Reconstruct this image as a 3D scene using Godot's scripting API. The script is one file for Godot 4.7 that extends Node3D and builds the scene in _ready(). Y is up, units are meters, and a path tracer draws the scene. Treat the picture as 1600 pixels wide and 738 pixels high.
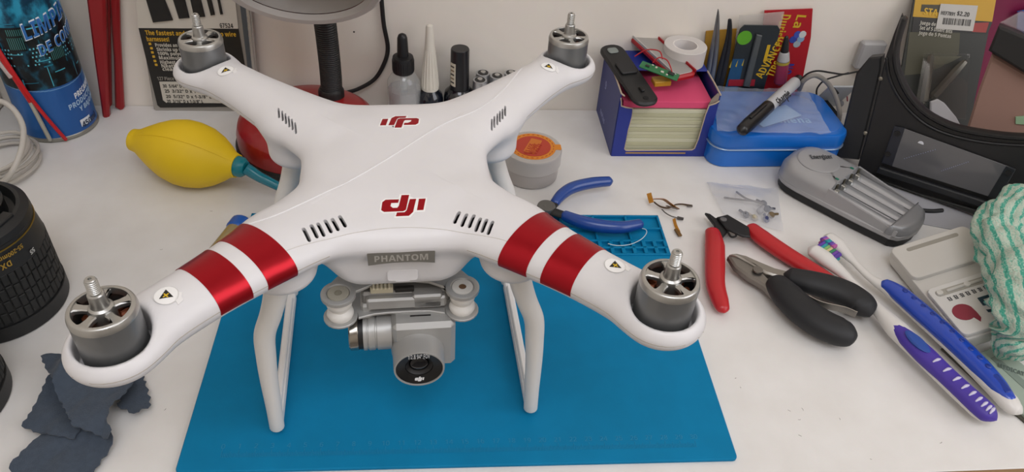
extends Node3D
# A quadcopter drone on a teal repair mat on a white workbench, tools and parts around it.

class MB:
	var v := PackedVector3Array()
	var uv := PackedVector2Array()
	var t := PackedInt32Array()

	func vert(p: Vector3, u := Vector2.ZERO) -> int:
		v.append(p)
		uv.append(u)
		return v.size() - 1

	func tri(a: int, b: int, c: int) -> void:
		t.append(a)
		t.append(b)
		t.append(c)

	func quad(a: int, b: int, c: int, d: int) -> void:
		tri(a, b, c)
		tri(a, c, d)

	func add(o: MB, x := Transform3D()) -> MB:
		var k := v.size()
		for i in o.v.size():
			v.append(x * o.v[i])
			uv.append(o.uv[i])
		for i in o.t:
			t.append(i + k)
		return self

	func mesh(crease := 38.0) -> ArrayMesh:
		# one flat list of corners, normals averaged over faces that meet at less than the crease angle
		var n := t.size() / 3
		var fn := PackedVector3Array()
		var vol := 0.0
		var keep := PackedInt32Array()
		for i in n:
			var a := v[t[3 * i]]
			var b := v[t[3 * i + 1]]
			var c := v[t[3 * i + 2]]
			var cr := (b - a).cross(c - a)
			if cr.length_squared() < 1e-22:
				continue
			vol += a.dot(b.cross(c))
			keep.append(i)
			fn.append(cr)
		var sgn := -1.0 if vol < 0.0 else 1.0
		var at := {}
		for k in keep.size():
			for j in 3:
				var key := Vector3i((v[t[3 * keep[k] + j]] * 200000.0).round())
				if not at.has(key):
					at[key] = PackedInt32Array()
				at[key].append(k)
		var unit := PackedVector3Array()
		for f in fn:
			unit.append(f.normalized())
		var lim := cos(deg_to_rad(crease))
		var ov := PackedVector3Array()
		var on := PackedVector3Array()
		var ou := PackedVector2Array()
		for k in keep.size():
			var order := [0, 2, 1] if sgn > 0.0 else [0, 1, 2]
			for j in order:
				var q := t[3 * keep[k] + j]
				var s := Vector3.ZERO
				for m in at[Vector3i((v[q] * 200000.0).round())]:
					if unit[m].dot(unit[k]) > lim:
						s += fn[m]
				ov.append(v[q])
				on.append(s.normalized() * sgn if s.length_squared() > 0.0 else unit[k] * sgn)
				ou.append(uv[q])
		var arr := []
		arr.resize(Mesh.ARRAY_MAX)
		arr[Mesh.ARRAY_VERTEX] = ov
		arr[Mesh.ARRAY_NORMAL] = on
		arr[Mesh.ARRAY_TEX_UV] = ou
		var am := ArrayMesh.new()
		am.add_surface_from_arrays(Mesh.PRIMITIVE_TRIANGLES, arr)
		return am

# ---------------------------------------------------------------- shapes
func box(size: Vector3, bevel := 0.0, at := Vector3.ZERO, rot := Vector3.ZERO) -> MB:
	var m := MB.new()
	var h := size * 0.5
	var b: float = min(bevel, min(h.x, min(h.y, h.z)) * 0.95)
	b = max(b, 0.00001)
	var id := {}
	for sx in [-1, 1]:
		for sy in [-1, 1]:
			for sz in [-1, 1]:
				for ax in 3:
					var p := Vector3(sx * h.x, sy * h.y, sz * h.z)
					for k in 3:
						if k != ax:
							p[k] -= b * sign(p[k])
					id[[sx, sy, sz, ax]] = m.vert(p)
	for ax in 3:
		var o1 := (ax + 1) % 3
		var o2 := (ax + 2) % 3
		for s in [-1, 1]:
			var q := []
			for c in [[-1, -1], [1, -1], [1, 1], [-1, 1]]:
				var w := [0, 0, 0]
				w[ax] = s
				w[o1] = c[0]
				w[o2] = c[1]
				q.append(id[[w[0], w[1], w[2], ax]])
			if s > 0:
				m.quad(q[0], q[1], q[2], q[3])
			else:
				m.quad(q[3], q[2], q[1], q[0])
		for a in [-1, 1]:
			for c in [-1, 1]:
				var w0 := [0, 0, 0]
				var w1 := [0, 0, 0]
				w0[o1] = a
				w0[o2] = c
				w1[o1] = a
				w1[o2] = c
				w0[ax] = -1
				w1[ax] = 1
				var q0: int = id[[w0[0], w0[1], w0[2], o1]]
				var q1: int = id[[w1[0], w1[1], w1[2], o1]]
				var q2: int = id[[w1[0], w1[1], w1[2], o2]]
				var q3: int = id[[w0[0], w0[1], w0[2], o2]]
				if a * c > 0:
					m.quad(q3, q2, q1, q0)
				else:
					m.quad(q0, q1, q2, q3)
	for sx in [-1, 1]:
		for sy in [-1, 1]:
			for sz in [-1, 1]:
				if sx * sy * sz > 0:
					m.tri(id[[sx, sy, sz, 0]], id[[sx, sy, sz, 1]], id[[sx, sy, sz, 2]])
				else:
					m.tri(id[[sx, sy, sz, 0]], id[[sx, sy, sz, 2]], id[[sx, sy, sz, 1]])
	return moved(m, Transform3D(Basis.from_euler(rot), at))

func moved(m: MB, x: Transform3D) -> MB:
	for i in m.v.size():
		m.v[i] = x * m.v[i]
	return m

func turned(m: MB, at: Vector3, rot := Vector3.ZERO, sc := Vector3.ONE) -> MB:
	return moved(m, Transform3D(Basis.from_euler(rot).scaled_local(sc), at))

func lathe(prof: Array, seg := 32) -> MB:
	var m := MB.new()
	var n := prof.size()
	for i in n:
		for k in seg + 1:
			var a := TAU * k / seg
			m.vert(Vector3(prof[i].x * cos(a), prof[i].y, prof[i].x * sin(a)), Vector2(float(k) / seg, 1.0 - float(i) / (n - 1)))
	for i in n - 1:
		for k in seg:
			var a := i * (seg + 1) + k
			m.quad(a, a + seg + 1, a + seg + 2, a + 1)
	return m

func vv(a: Array) -> Array:
	var o := []
	for i in range(0, a.size(), 2):
		o.append(Vector2(a[i], a[i + 1]))
	return o

func cr(pts: Array, per := 6) -> Array:
	# Catmull-Rom through the points
	var o := []
	var n := pts.size()
	for i in n - 1:
		var p0 = pts[max(i - 1, 0)]
		var p1 = pts[i]
		var p2 = pts[i + 1]
		var p3 = pts[min(i + 2, n - 1)]
		for k in per:
			var t := float(k) / per
			o.append(0.5 * (2.0 * p1 + (p2 - p0) * t + (2.0 * p0 - 5.0 * p1 + 4.0 * p2 - p3) * t * t + (3.0 * p1 - p0 - 3.0 * p2 + p3) * t * t * t))
	o.append(pts[n - 1])
	return o

func lerp_list(a: Array, f: float) -> float:
	var x := f * (a.size() - 1)
	var i: int = clampi(int(x), 0, a.size() - 2)
	return lerp(float(a[i]), float(a[i + 1]), x - i)

func tube(path: Array, rad, sides := 10, flat := 1.0, up := Vector3.UP, rounded := true) -> MB:
	# swept tube; rad is a number or a list of radii spread evenly along the path; flat scales the section along "up"
	var m := MB.new()
	var n := path.size()
	var rings := []
	for i in n:
		var r: float = lerp_list(rad, float(i) / (n - 1)) if rad is Array else float(rad)
		var tg: Vector3 = (path[min(i + 1, n - 1)] - path[max(i - 1, 0)]).normalized()
		rings.append([path[i], tg, r])
	if rounded:
		var a = rings[0]
		var b = rings[n - 1]
		var rf: float = min(1.0, flat)
		var pre := []
		var post := []
		for q in [[0.0, 0.9], [0.45, 0.6], [0.8, 0.28]]:
			pre.append([a[0] - a[1] * a[2] * q[1] * rf, a[1], a[2] * q[0]])
			post.push_front([b[0] + b[1] * b[2] * q[1] * rf, b[1], b[2] * q[0]])
		rings = pre + rings + post
	else:
		rings.push_front([rings[0][0], rings[0][1], 0.0])
		rings.append([rings[-1][0], rings[-1][1], 0.0])
	for i in rings.size():
		var tg: Vector3 = rings[i][1]
		var side := tg.cross(up)
		if side.length() < 0.02:
			side = tg.cross(Vector3(0.3, 0.1, 1.0))
		side = side.normalized()
		var nn := side.cross(tg).normalized()
		for k in sides + 1:
			var a := TAU * k / sides
			m.vert(rings[i][0] + (side * cos(a) + nn * sin(a) * flat) * rings[i][2], Vector2(float(k) / sides, float(i) / (rings.size() - 1)))
	for i in rings.size() - 1:
		for k in sides:
			var a := i * (sides + 1) + k
			m.quad(a, a + 1, a + sides + 2, a + sides + 1)
	return m

func loft(rings: Array) -> MB:
	# rings: lists of Vector3 with one count, joined in order and closed with fans
	var m := MB.new()
	var c: int = rings[0].size()
	for i in rings.size():
		for k in c:
			m.vert(rings[i][k], Vector2(float(k) / c, float(i) / (rings.size() - 1)))
	for i in rings.size() - 1:
		for k in c:
			m.quad(i * c + k, i * c + (k + 1) % c, (i + 1) * c + (k + 1) % c, (i + 1) * c + k)
	for e in [0, rings.size() - 1]:
		var s := Vector3.ZERO
		for p in rings[e]:
			s += p
		var q := m.vert(s / c)
		for k in c:
			if e == 0:
				m.tri(e * c + (k + 1) % c, e * c + k, q)
			else:
				m.tri(e * c + k, e * c + (k + 1) % c, q)
	return m

func inset(poly: Array, d: float) -> Array:
	var n := poly.size()
	var area := 0.0
	for i in n:
		area += poly[i].cross(poly[(i + 1) % n])
	var sg := 1.0 if area > 0.0 else -1.0
	var o := []
	for i in n:
		var e0: Vector2 = (poly[i] - poly[(i + n - 1) % n]).normalized()
		var e1: Vector2 = (poly[(i + 1) % n] - poly[i]).normalized()
		var n0 := Vector2(-e0.y, e0.x) * sg
		var n1 := Vector2(-e1.y, e1.x) * sg
		var b := (n0 + n1)
		b = b / max(b.length_squared() * 0.5, 0.4)
		o.append(poly[i] + b * d)
	return o

func plate(poly: Array, y0: float, y1: float, bevel := 0.0) -> MB:
	# a flat polygon (x, z) raised from y0 to y1, edges chamfered
	var m := MB.new()
	var n := poly.size()
	var rings := []
	if bevel > 0.0:
		var ins := inset(poly, bevel)
		rings = [[ins, y0], [poly, y0 + bevel], [poly, y1 - bevel], [ins, y1]]
	else:
		rings = [[poly, y0], [poly, y1]]
	for r in rings:
		for p in r[0]:
			m.vert(Vector3(p.x, r[1], p.y), p)
	for i in rings.size() - 1:
		for k in n:
			m.quad(i * n + k, i * n + (k + 1) % n, (i + 1) * n + (k + 1) % n, (i + 1) * n + k)
	var cap := Geometry2D.triangulate_polygon(PackedVector2Array(poly))
	var area := 0.0
	for i in n:
		area += poly[i].cross(poly[(i + 1) % n])
	var last := (rings.size() - 1) * n
	for i in range(0, cap.size(), 3):
		var a := cap[i]
		var b := cap[i + 1]
		var c := cap[i + 2]
		if ((poly[b] - poly[a]).cross(poly[c] - poly[a]) > 0.0) != (area > 0.0):
			var w := b
			b = c
			c = w
		m.tri(a, c, b)
		m.tri(last + a, last + b, last + c)
	return m

func rr(w: float, h: float, r: float, seg := 5, c := Vector2.ZERO) -> Array:
	var o := []
	for q in 4:
		var cx := (w * 0.5 - r) * (1 if q == 0 or q == 3 else -1)
		var cy := (h * 0.5 - r) * (1 if q < 2 else -1)
		for k in seg + 1:
			var a := (q + float(k) / seg) * PI * 0.5
			o.append(c + Vector2(cx + cos(a) * r, cy + sin(a) * r))
	return o

func circle(r: float, n := 24, c := Vector2.ZERO) -> Array:
	var o := []
	for k in n:
		o.append(c + Vector2(cos(TAU * k / n), sin(TAU * k / n)) * r)
	return o

func rounded_block(w: float, d: float, h: float, r: float, e: float, seg := 5) -> MB:
	# a block standing on y = 0 with rounded corners seen from above and rounded top and bottom edges
	var rings := []
	for q in [[0.0, e], [0.3 * e, 0.3 * e], [e, 0.0], [h - e, 0.0], [h - 0.3 * e, 0.3 * e], [h, e]]:
		var ring := []
		for p in inset(rr(w, d, r, seg), q[1]):
			ring.append(Vector3(p.x, q[0], p.y))
		rings.append(ring)
	return loft(rings)

func ball(r: float, at := Vector3.ZERO, sc := Vector3.ONE, seg := 20) -> MB:
	var prof := []
	for i in 11:
		var a := -PI * 0.5 + PI * i / 10.0
		prof.append(Vector2(cos(a) * r if i > 0 and i < 10 else 0.0, sin(a) * r))
	return turned(lathe(prof, seg), at, Vector3.ZERO, sc)

func rod(r: float, a: Vector3, b: Vector3, sides := 12) -> MB:
	return tube([a, b], r, sides, 1.0, Vector3.UP if absf((b - a).normalized().y) < 0.9 else Vector3.RIGHT, false)

# ---------------------------------------------------------------- nodes
var mats := {}
var used := {}

func mt(hex: String, rough := 0.5, metal := 0.0, coat := 0.0) -> StandardMaterial3D:
	var key := "%s %s %s %s" % [hex, rough, metal, coat]
	if mats.has(key):
		return mats[key]
	var m := StandardMaterial3D.new()
	m.albedo_color = Color(hex)
	m.roughness = rough
	m.metallic = metal
	if coat > 0.0:
		m.clearcoat_enabled = true
		m.clearcoat = coat
		m.clearcoat_roughness = 0.15
	mats[key] = m
	return m

func clear(hex: String, alpha: float, rough := 0.08) -> StandardMaterial3D:
	var m := StandardMaterial3D.new()
	m.albedo_color = Color(Color(hex), alpha)
	m.transparency = BaseMaterial3D.TRANSPARENCY_ALPHA
	m.roughness = rough
	return m

func numbered(called: String) -> String:
	if not used.has(called):
		used[called] = 0
		return called
	used[called] += 1
	return "%s_%03d" % [called, used[called]]

func thing(called: String, label: String, category: String, at := Vector3.ZERO, yaw := 0.0, group := "") -> Node3D:
	var o := Node3D.new()
	o.name = numbered(called)
	add_child(o)
	o.position = at
	o.rotation.y = yaw
	tag(o, label, category, group)
	return o

func tag(o: Node, label: String, category: String, group := "") -> Node:
	o.set_meta("label", label)
	o.set_meta("category", category)
	if group:
		o.set_meta("group", group)
	return o

func obj(called: String, shape, m: Material, parent: Node = self, at := Vector3.ZERO, rot := Vector3.ZERO, crease := 38.0) -> MeshInstance3D:
	var o := MeshInstance3D.new()
	o.name = numbered(called) if parent == self else called
	o.mesh = shape.mesh(crease) if shape is MB else shape
	o.material_override = m
	parent.add_child(o, true)
	o.position = at
	o.rotation = rot
	return o

func solid(called: String, label: String, category: String, shape, m: Material, at := Vector3.ZERO, rot := Vector3.ZERO, group := "") -> MeshInstance3D:
	var o := obj(called, shape, m, self, at, rot)
	tag(o, label, category, group)
	return o

var fonts := {}
func text_mesh(s: String, height: float, bold := false, depth := 0.0002, serif := false) -> TextMesh:
	var key := "%s%s" % [bold, serif]
	if not fonts.has(key):
		var f := SystemFont.new()
		f.font_names = PackedStringArray(["Droid Serif" if serif else "Droid Sans"])
		f.font_weight = 700 if bold else 400
		fonts[key] = f
	var m := TextMesh.new()
	m.font = fonts[key]
	m.text = s
	m.font_size = 48
	m.pixel_size = height / 34.0
	m.depth = depth
	m.curve_step = 4.0
	m.horizontal_alignment = HORIZONTAL_ALIGNMENT_LEFT
	return m

func lettering(s: String, height: float, m: Material, parent: Node, at: Vector3, rot: Vector3, bold := false, width := 0.0, centred := false, called := "lettering") -> MeshInstance3D:
	# width, if given, squeezes the line to that length
	var tm := text_mesh(s, height, bold)
	tm.horizontal_alignment = HORIZONTAL_ALIGNMENT_CENTER if centred else HORIZONTAL_ALIGNMENT_LEFT
	var o := obj(called, tm, m, parent, at, rot)
	if width > 0.0:
		var w := tm.get_aabb().size.x
		if w > 0.0:
			o.scale.x = width / w
	return o

func noise_tex(freq: float, lo: Color, hi: Color, seed_: int, size := 256, octaves := 4, normal := false, bump := 4.0) -> NoiseTexture2D:
	var f := FastNoiseLite.new()
	f.seed = seed_
	f.frequency = freq
	f.fractal_octaves = octaves
	var t := NoiseTexture2D.new()
	t.width = size
	t.height = size
	t.seamless = true
	t.noise = f
	if normal:
		t.as_normal_map = true
		t.bump_strength = bump
	else:
		var g := Gradient.new()
		g.set_color(0, lo)
		g.set_color(1, hi)
		t.color_ramp = g
	return t

# ---------------------------------------------------------------- camera, light, room
func stage() -> void:
	var cam := Camera3D.new()
	cam.name = "camera"
	add_child(cam)
	cam.position = Vector3(0.02187, 0.42595, 0.37052)
	cam.rotation = Vector3(-0.70134, -0.13028, 0.07779)
	cam.fov = rad_to_deg(2.0 * atan(369.0 / 1215.87))
	cam.near = 0.01
	cam.far = 60.0
	cam.current = true
	var e := Environment.new()
	e.tonemap_mode = Environment.TONE_MAPPER_LINEAR
	e.tonemap_exposure = 1.0
	e.background_mode = Environment.BG_SKY
	var sk := Sky.new()
	var pm := ProceduralSkyMaterial.new()
	pm.sky_top_color = Color(0.55, 0.68, 0.9)
	pm.sky_horizon_color = Color(0.85, 0.9, 0.95)
	pm.ground_horizon_color = Color(0.75, 0.76, 0.74)
	pm.ground_bottom_color = Color(0.45, 0.44, 0.4)
	pm.energy_multiplier = 0.8
	sk.sky_material = pm
	e.sky = sk
	e.sdfgi_enabled = true
	e.ssao_enabled = true
	e.ssil_enabled = true
	var we := WorldEnvironment.new()
	we.name = "world_environment"
	we.environment = e
	add_child(we)
	# daylight in the window of the right wall
	var win := AreaLight3D.new()
	win.name = "window_daylight"
	win.area_size = Vector2(1.3, 1.2)
	win.light_color = Color(1.0, 0.985, 0.98)
	win.light_energy = 1.46
	win.area_range = 12.0
	win.shadow_enabled = true
	add_child(win)
	win.look_at_from_position(Vector3(1.41, 1.0, 0.85), Vector3(0.0, 0.5, 0.35))
	# the flush lamp on the ceiling
	var top := AreaLight3D.new()
	top.name = "ceiling_lamp_light"
	top.area_size = Vector2(0.9, 0.9)
	top.light_color = Color(0.96, 0.97, 1.0)
	top.light_energy = 1.05
	top.area_range = 12.0
	top.shadow_enabled = true
	add_child(top)
	top.look_at_from_position(Vector3(0.15, 1.66, 0.95), Vector3(0.15, 0.0, 0.95), Vector3(0, 0, -1))

func structure(called: String, shape: MB, m: Material) -> MeshInstance3D:
	var o := obj(called, shape, m)
	o.set_meta("kind", "structure")
	return o

func slab(a: Vector3, b: Vector3, bevel := 0.0) -> MB:
	return box((b - a).abs(), bevel, (a + b) * 0.5)

func room() -> void:
	var wall := StandardMaterial3D.new()
	wall.albedo_texture = noise_tex(0.006, Color("e3dbd0"), Color("e8e1d7"), 5)
	wall.uv1_triplanar = true
	wall.uv1_world_triplanar = true
	wall.uv1_scale = Vector3(3, 3, 3)
	wall.roughness = 0.75
	wall.normal_enabled = true
	wall.normal_texture = noise_tex(0.05, Color.BLACK, Color.WHITE, 9, 256, 3, true, 1.0)
	wall.normal_scale = 0.15
	structure("wall_back", slab(Vector3(-0.6, -0.75, -0.4356), Vector3(2.1, 1.75, -0.3356)), wall)
	obj("nail_hole", ball(0.0009, Vector3(-0.0538, 0.0837, -0.3356), Vector3(1, 1, 0.3), 10), mt("2a2622", 0.8), get_node("wall_back"))
	structure("wall_left", slab(Vector3(-0.56, -0.75, -0.4356), Vector3(-0.46, 1.75, 2.5)), wall)
	structure("wall_front", slab(Vector3(-0.6, -0.75, 2.4), Vector3(2.1, 1.75, 2.5)), wall)
	structure("floor", slab(Vector3(-0.6, -0.85, -0.5), Vector3(2.1, -0.75, 2.6)), mt("8a8580", 0.6))
	structure("ceiling", slab(Vector3(-0.6, 1.75, -0.5), Vector3(2.1, 1.85, 2.6)), mt("dedad2", 0.8))
	# right wall with a window opening
	var w := MB.new()
	w.add(slab(Vector3(1.45, -0.75, -0.4356), Vector3(1.55, 0.4, 2.5)))
	w.add(slab(Vector3(1.45, 1.6, -0.4356), Vector3(1.55, 1.75, 2.5)))
	w.add(slab(Vector3(1.45, 0.4, -0.4356), Vector3(1.55, 1.6, 0.2)))
	w.add(slab(Vector3(1.45, 0.4, 1.5), Vector3(1.55, 1.6, 2.5)))
	structure("wall_right", w, wall)
	var f := MB.new()
	for z in [0.22, 0.85, 1.48]:
		f.add(box(Vector3(0.05, 1.2, 0.05), 0.003, Vector3(1.5, 1.0, z)))
	for y in [0.425, 1.575]:
		f.add(box(Vector3(0.05, 0.05, 1.3), 0.003, Vector3(1.5, y, 0.85)))
	structure("window_1", f, mt("e8e6e0", 0.4))
	var cl = thing("ceiling_lamp", "flat square ceiling lamp above the workbench", "lamp", Vector3(0.15, 1.75, 0.95))
	obj("housing", box(Vector3(0.96, 0.05, 0.96), 0.006, Vector3(0, -0.025, 0)), mt("e8e6e0", 0.5), cl)
	var glow := StandardMaterial3D.new()
	glow.albedo_color = Color("f2f2f4")
	glow.emission_enabled = true
	glow.emission = Color(0.96, 0.97, 1.0)
	glow.emission_energy_multiplier = 0.8
	obj("diffuser", box(Vector3(0.9, 0.02, 0.9), 0.004, Vector3(0, -0.06, 0)), glow, cl)
	# workbench
	var white := StandardMaterial3D.new()
	white.albedo_texture = noise_tex(0.012, Color("dcd9d5"), Color("e3e1de"), 21, 512, 5)
	white.uv1_triplanar = true
	white.uv1_world_triplanar = true
	white.uv1_scale = Vector3(4, 4, 4)
	white.roughness = 0.42
	var d = thing("workbench", "white laminate workbench top with brown front edge against the wall", "desk", Vector3(0.2, -0.75, -0.11))
	obj("top", slab(Vector3(-0.655, 0.725, -0.2250), Vector3(0.9, 0.75, 0.2190), 0.0006), white, d)
	obj("edge_band", slab(Vector3(-0.655, 0.725, 0.2190), Vector3(0.9, 0.7497, 0.2220), 0.0004), mt("8a6c4a", 0.55), d)
	for x in [-0.62, 0.86]:
		obj("leg", slab(Vector3(x - 0.02, 0, -0.2), Vector3(x + 0.02, 0.725, 0.2), 0.002), mt("d8d4cc", 0.5), d)
	# fine dirt specks and scuffs on the laminate, right of the mat
	var rng := RandomNumberGenerator.new()
	rng.seed = 4
	var specks := MB.new()
	for p in [Vector3(0.2349, 0.0000, 0.0284), Vector3(0.2359, 0.0000, 0.0370), Vector3(0.2686, 0.0000, 0.0655), Vector3(0.2972, -0.0000, 0.0660), Vector3(0.2641, 0.0000, 0.0579), Vector3(0.2740, 0.0000, 0.0571), Vector3(0.2642, -0.0000, 0.0783), Vector3(0.3595, 0.0000, 0.0875), Vector3(0.3052, 0.0000, 0.0982), Vector3(-0.1953, 0.0000, -0.1158), Vector3(-0.1668, 0.0000, -0.1649), Vector3(-0.1532, 0.0000, 0.0422)]:
		var a := rng.randf() * TAU
		var l := rng.randf_range(0.0004, 0.0012)
		specks.add(tube([p - Vector3(cos(a), 0, sin(a)) * l, p + Vector3(0.0003, 0, 0.0002), p + Vector3(cos(a), 0, sin(a)) * l], 0.00016, 5, 0.5))
	obj("scuffs", specks, mt("6f675e", 0.9), d, Vector3(-0.2, 0.75, 0.11)).set_meta("kind", "stuff")
	# a corner of white cable trunking at the far left
	solid("cable_trunking", "white plastic cable trunking corner left of the spray can", "trunking", box(Vector3(0.03, 0.16, 0.07), 0.002, Vector3(-0.413, 0.08, -0.30)), mt("cfc7ba", 0.5))
	# the mat
	var mat_teal := StandardMaterial3D.new()
	mat_teal.albedo_texture = noise_tex(0.02, Color("0074a0"), Color("007aa8"), 31, 256, 4)
	mat_teal.uv1_triplanar = true
	mat_teal.uv1_scale = Vector3(6, 6, 6)
	mat_teal.roughness = 0.65
	mat_teal.metallic_specular = 0.3
	var mm = thing("silicone_mat", "teal silicone repair mat with small compartments under the drone", "mat", Vector3(0.0401, 0.0, 0.094), -0.014)
	obj("sheet", plate(rr(0.35, 0.1965, 0.003, 3, Vector2(0, -0.09825)), 0.0, 0.003, 0.0006), mat_teal, mm)
	obj("compartment_floor", slab(Vector3(-0.175, 0, -0.2485), Vector3(0.175, 0.0012, -0.195)), mat_teal, mm)
	var rib := MB.new()
	for z in [-0.2475, -0.2305, -0.2145, -0.2055, -0.1970]:
		rib.add(box(Vector3(0.35, 0.0042, 0.002), 0.0004, Vector3(0, 0.0021, z)))
	for k in 13:
		rib.add(box(Vector3(0.002, 0.0042, 0.034), 0.0004, Vector3(-0.174 + 0.348 * k / 12.0, 0.0021, -0.231)))
	for k in 38:
		rib.add(box(Vector3(0.0032, 0.0042, 0.0175), 0.0003, Vector3(-0.1734 + 0.3468 * k / 37.0, 0.0021, -0.2057)))
	obj("compartment_walls", rib, mat_teal, mm)
	var pale := mt("1a80a8", 0.6)
	var ticks := MB.new()
	for k in 301:
		var l := 0.0055 if k % 10 == 0 else (0.0042 if k % 5 == 0 else 0.003)
		ticks.add(box(Vector3(0.00022, 0.0003, l), 0.00005, Vector3(-0.15 + 0.001 * k, 0.00305, -0.0095 - l * 0.5)))
	obj("ruler_ticks", ticks, pale, mm).set_meta("kind", "stuff")
	for k in 31:
		lettering(str(k), 0.0034, pale, mm, Vector3(-0.15 + 0.01 * k, 0.0031, -0.0175), Vector3(-PI / 2, 0, 0), false, 0.0, true, "numeral")

# ---------------------------------------------------------------- drone
# The white shell is the surface of a field: four arms and a body, a belly and leg bosses, joined smoothly, with a pocket for each motor.
const WF := [0.0467, 0.0467, 0.056, 0.0372, 0.066, 0.0292, 0.078, 0.0252, 0.092, 0.0224, 0.11, 0.0196, 0.125, 0.0176, 0.14, 0.0166, 0.155, 0.0170, 0.165, 0.0194, 0.175, 0.0213]
const WS := [0.0370, 0.0370, 0.046, 0.0292, 0.056, 0.0258, 0.066, 0.0243, 0.078, 0.0232, 0.092, 0.0218, 0.11, 0.0194, 0.125, 0.0176, 0.14, 0.0166, 0.155, 0.0170, 0.165, 0.0194, 0.175, 0.0213]

func width_at(tb: Array, u: float) -> Vector2:
	# (half width, slope) from a table, smooth between its points; slope -1 before the first
	var n := tb.size() / 2
	if u <= tb[0]:
		return Vector2(tb[1] + (tb[0] - u), -1.0)
	if u >= tb[2 * n - 2]:
		return Vector2(tb[2 * n - 1], 0.0)
	var i := 0
	while u > tb[2 * i + 2]:
		i += 1
	var h: float = tb[2 * i + 2] - tb[2 * i]
	var s0: float = -1.0
	if i > 0:
		s0 = (tb[2 * i + 3] - tb[2 * i - 1]) / (tb[2 * i + 2] - tb[2 * i - 2])
	var s1: float = 0.0
	if i + 2 < n:
		s1 = (tb[2 * i + 5] - tb[2 * i + 1]) / (tb[2 * i + 4] - tb[2 * i])
	var t: float = (u - tb[2 * i]) / h
	var a: float = tb[2 * i + 1]
	var b: float = tb[2 * i + 3]
	var w := (2 * t * t * t - 3 * t * t + 1) * a + (t * t * t - 2 * t * t + t) * h * s0 + (-2 * t * t * t + 3 * t * t) * b + (t * t * t - t * t) * h * s1
	var d := ((6 * t * t - 6 * t) * a + (3 * t * t - 4 * t + 1) * h * s0 + (-6 * t * t + 6 * t) * b + (3 * t * t - 2 * t) * h * s1) / h
	return Vector2(w, d)

func smin(a: float, b: float, k: float) -> float:
	var h := maxf(k - absf(a - b), 0.0) / k
	return minf(a, b) - h * h * k * 0.25

func column(x: float, z: float) -> Array:
	# what the field needs at one place seen from above: outline distance, edge radius, crown height, pod distance
	var u := (x + z) * 0.70710678
	var v := (x - z) * 0.70710678
	var w := width_at(WS if v > 0.0 else WF, u)
	var d := (absf(v) - w.x) / sqrt(1.0 + w.y * w.y)
	var pod := Vector2(u - 0.175, v).length()
	if u > 0.175:
		d = pod - 0.0213
	else:
		d = smin(d, pod - 0.0213, lerpf(0.006, 0.0001, smoothstep(0.150, 0.1745, u)))
	var r := clampf(w.x * 0.95, 0.0150, 0.036)
	var f := smoothstep(0.138, 0.176, u)
	return [d, r, lerpf(0.0125, 0.0108, f), pod, u, v]

func field_in(c: Array, x: float, y: float, z: float) -> float:
	var e: float = maxf(c[1] + c[0], 0.0) / c[1]
	var yy := y - 0.160
	var h: float = c[2] if yy > 0.0 else 0.0115
	var q := sqrt(e * e + (yy / h) * (yy / h))
	var f: float = (q - 1.0) * minf(c[1], h)
	# belly
	var t := clampf((y - 0.122) / 0.032, 0.0, 1.2)
	var hx := 0.029 + 0.019 * t
	var hz := 0.0605 + 0.0045 * t
	var bx := Vector3(maxf(x - hx + 0.012, 0.0), maxf(absf(y - 0.145) - 0.0225 + 0.012, 0.0), maxf(z - hz + 0.012, 0.0))
	var inner := minf(maxf(x - hx + 0.012, maxf(absf(y - 0.145) - 0.0105, z - hz + 0.012)), 0.0)
	f = smin(f, bx.length() + inner - 0.012, 0.006)
	# boss over each leg
	var dx := Vector2(x - 0.0615, z - 0.0565).length() - 0.0115
	var dy := absf(y - 0.1495) - 0.0095
	var cap := Vector2(maxf(dx, 0.0), maxf(dy, 0.0)).length() + minf(maxf(dx, dy), 0.0) - 0.0065
	f = smin(f, cap, 0.007)
	# motor pocket
	var pk := maxf(c[3] - 0.0161, 0.1548 - y)
	return -smin(-f, pk, 0.0028)

func field(x: float, y: float, z: float) -> float:
	x = absf(x)
	z = absf(z)
	return field_in(column(x, z), x, y, z)

func field_normal(p: Vector3) -> Vector3:
	var h := 0.0004
	var n := Vector3.ZERO
	for k in [Vector3(1, -1, -1), Vector3(-1, -1, 1), Vector3(-1, 1, -1), Vector3(1, 1, 1)]:
		n += k * field(p.x + k.x * h, p.y + k.y * h, p.z + k.z * h)
	return n.normalized()

func top_of(x: float, z: float) -> float:
	var a := 0.18
	var b := 0.150
	for i in 16:
		var m := (a + b) * 0.5
		if field(x, m, z) > 0.0:
			a = m
		else:
			b = m
	return (a + b) * 0.5

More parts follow.
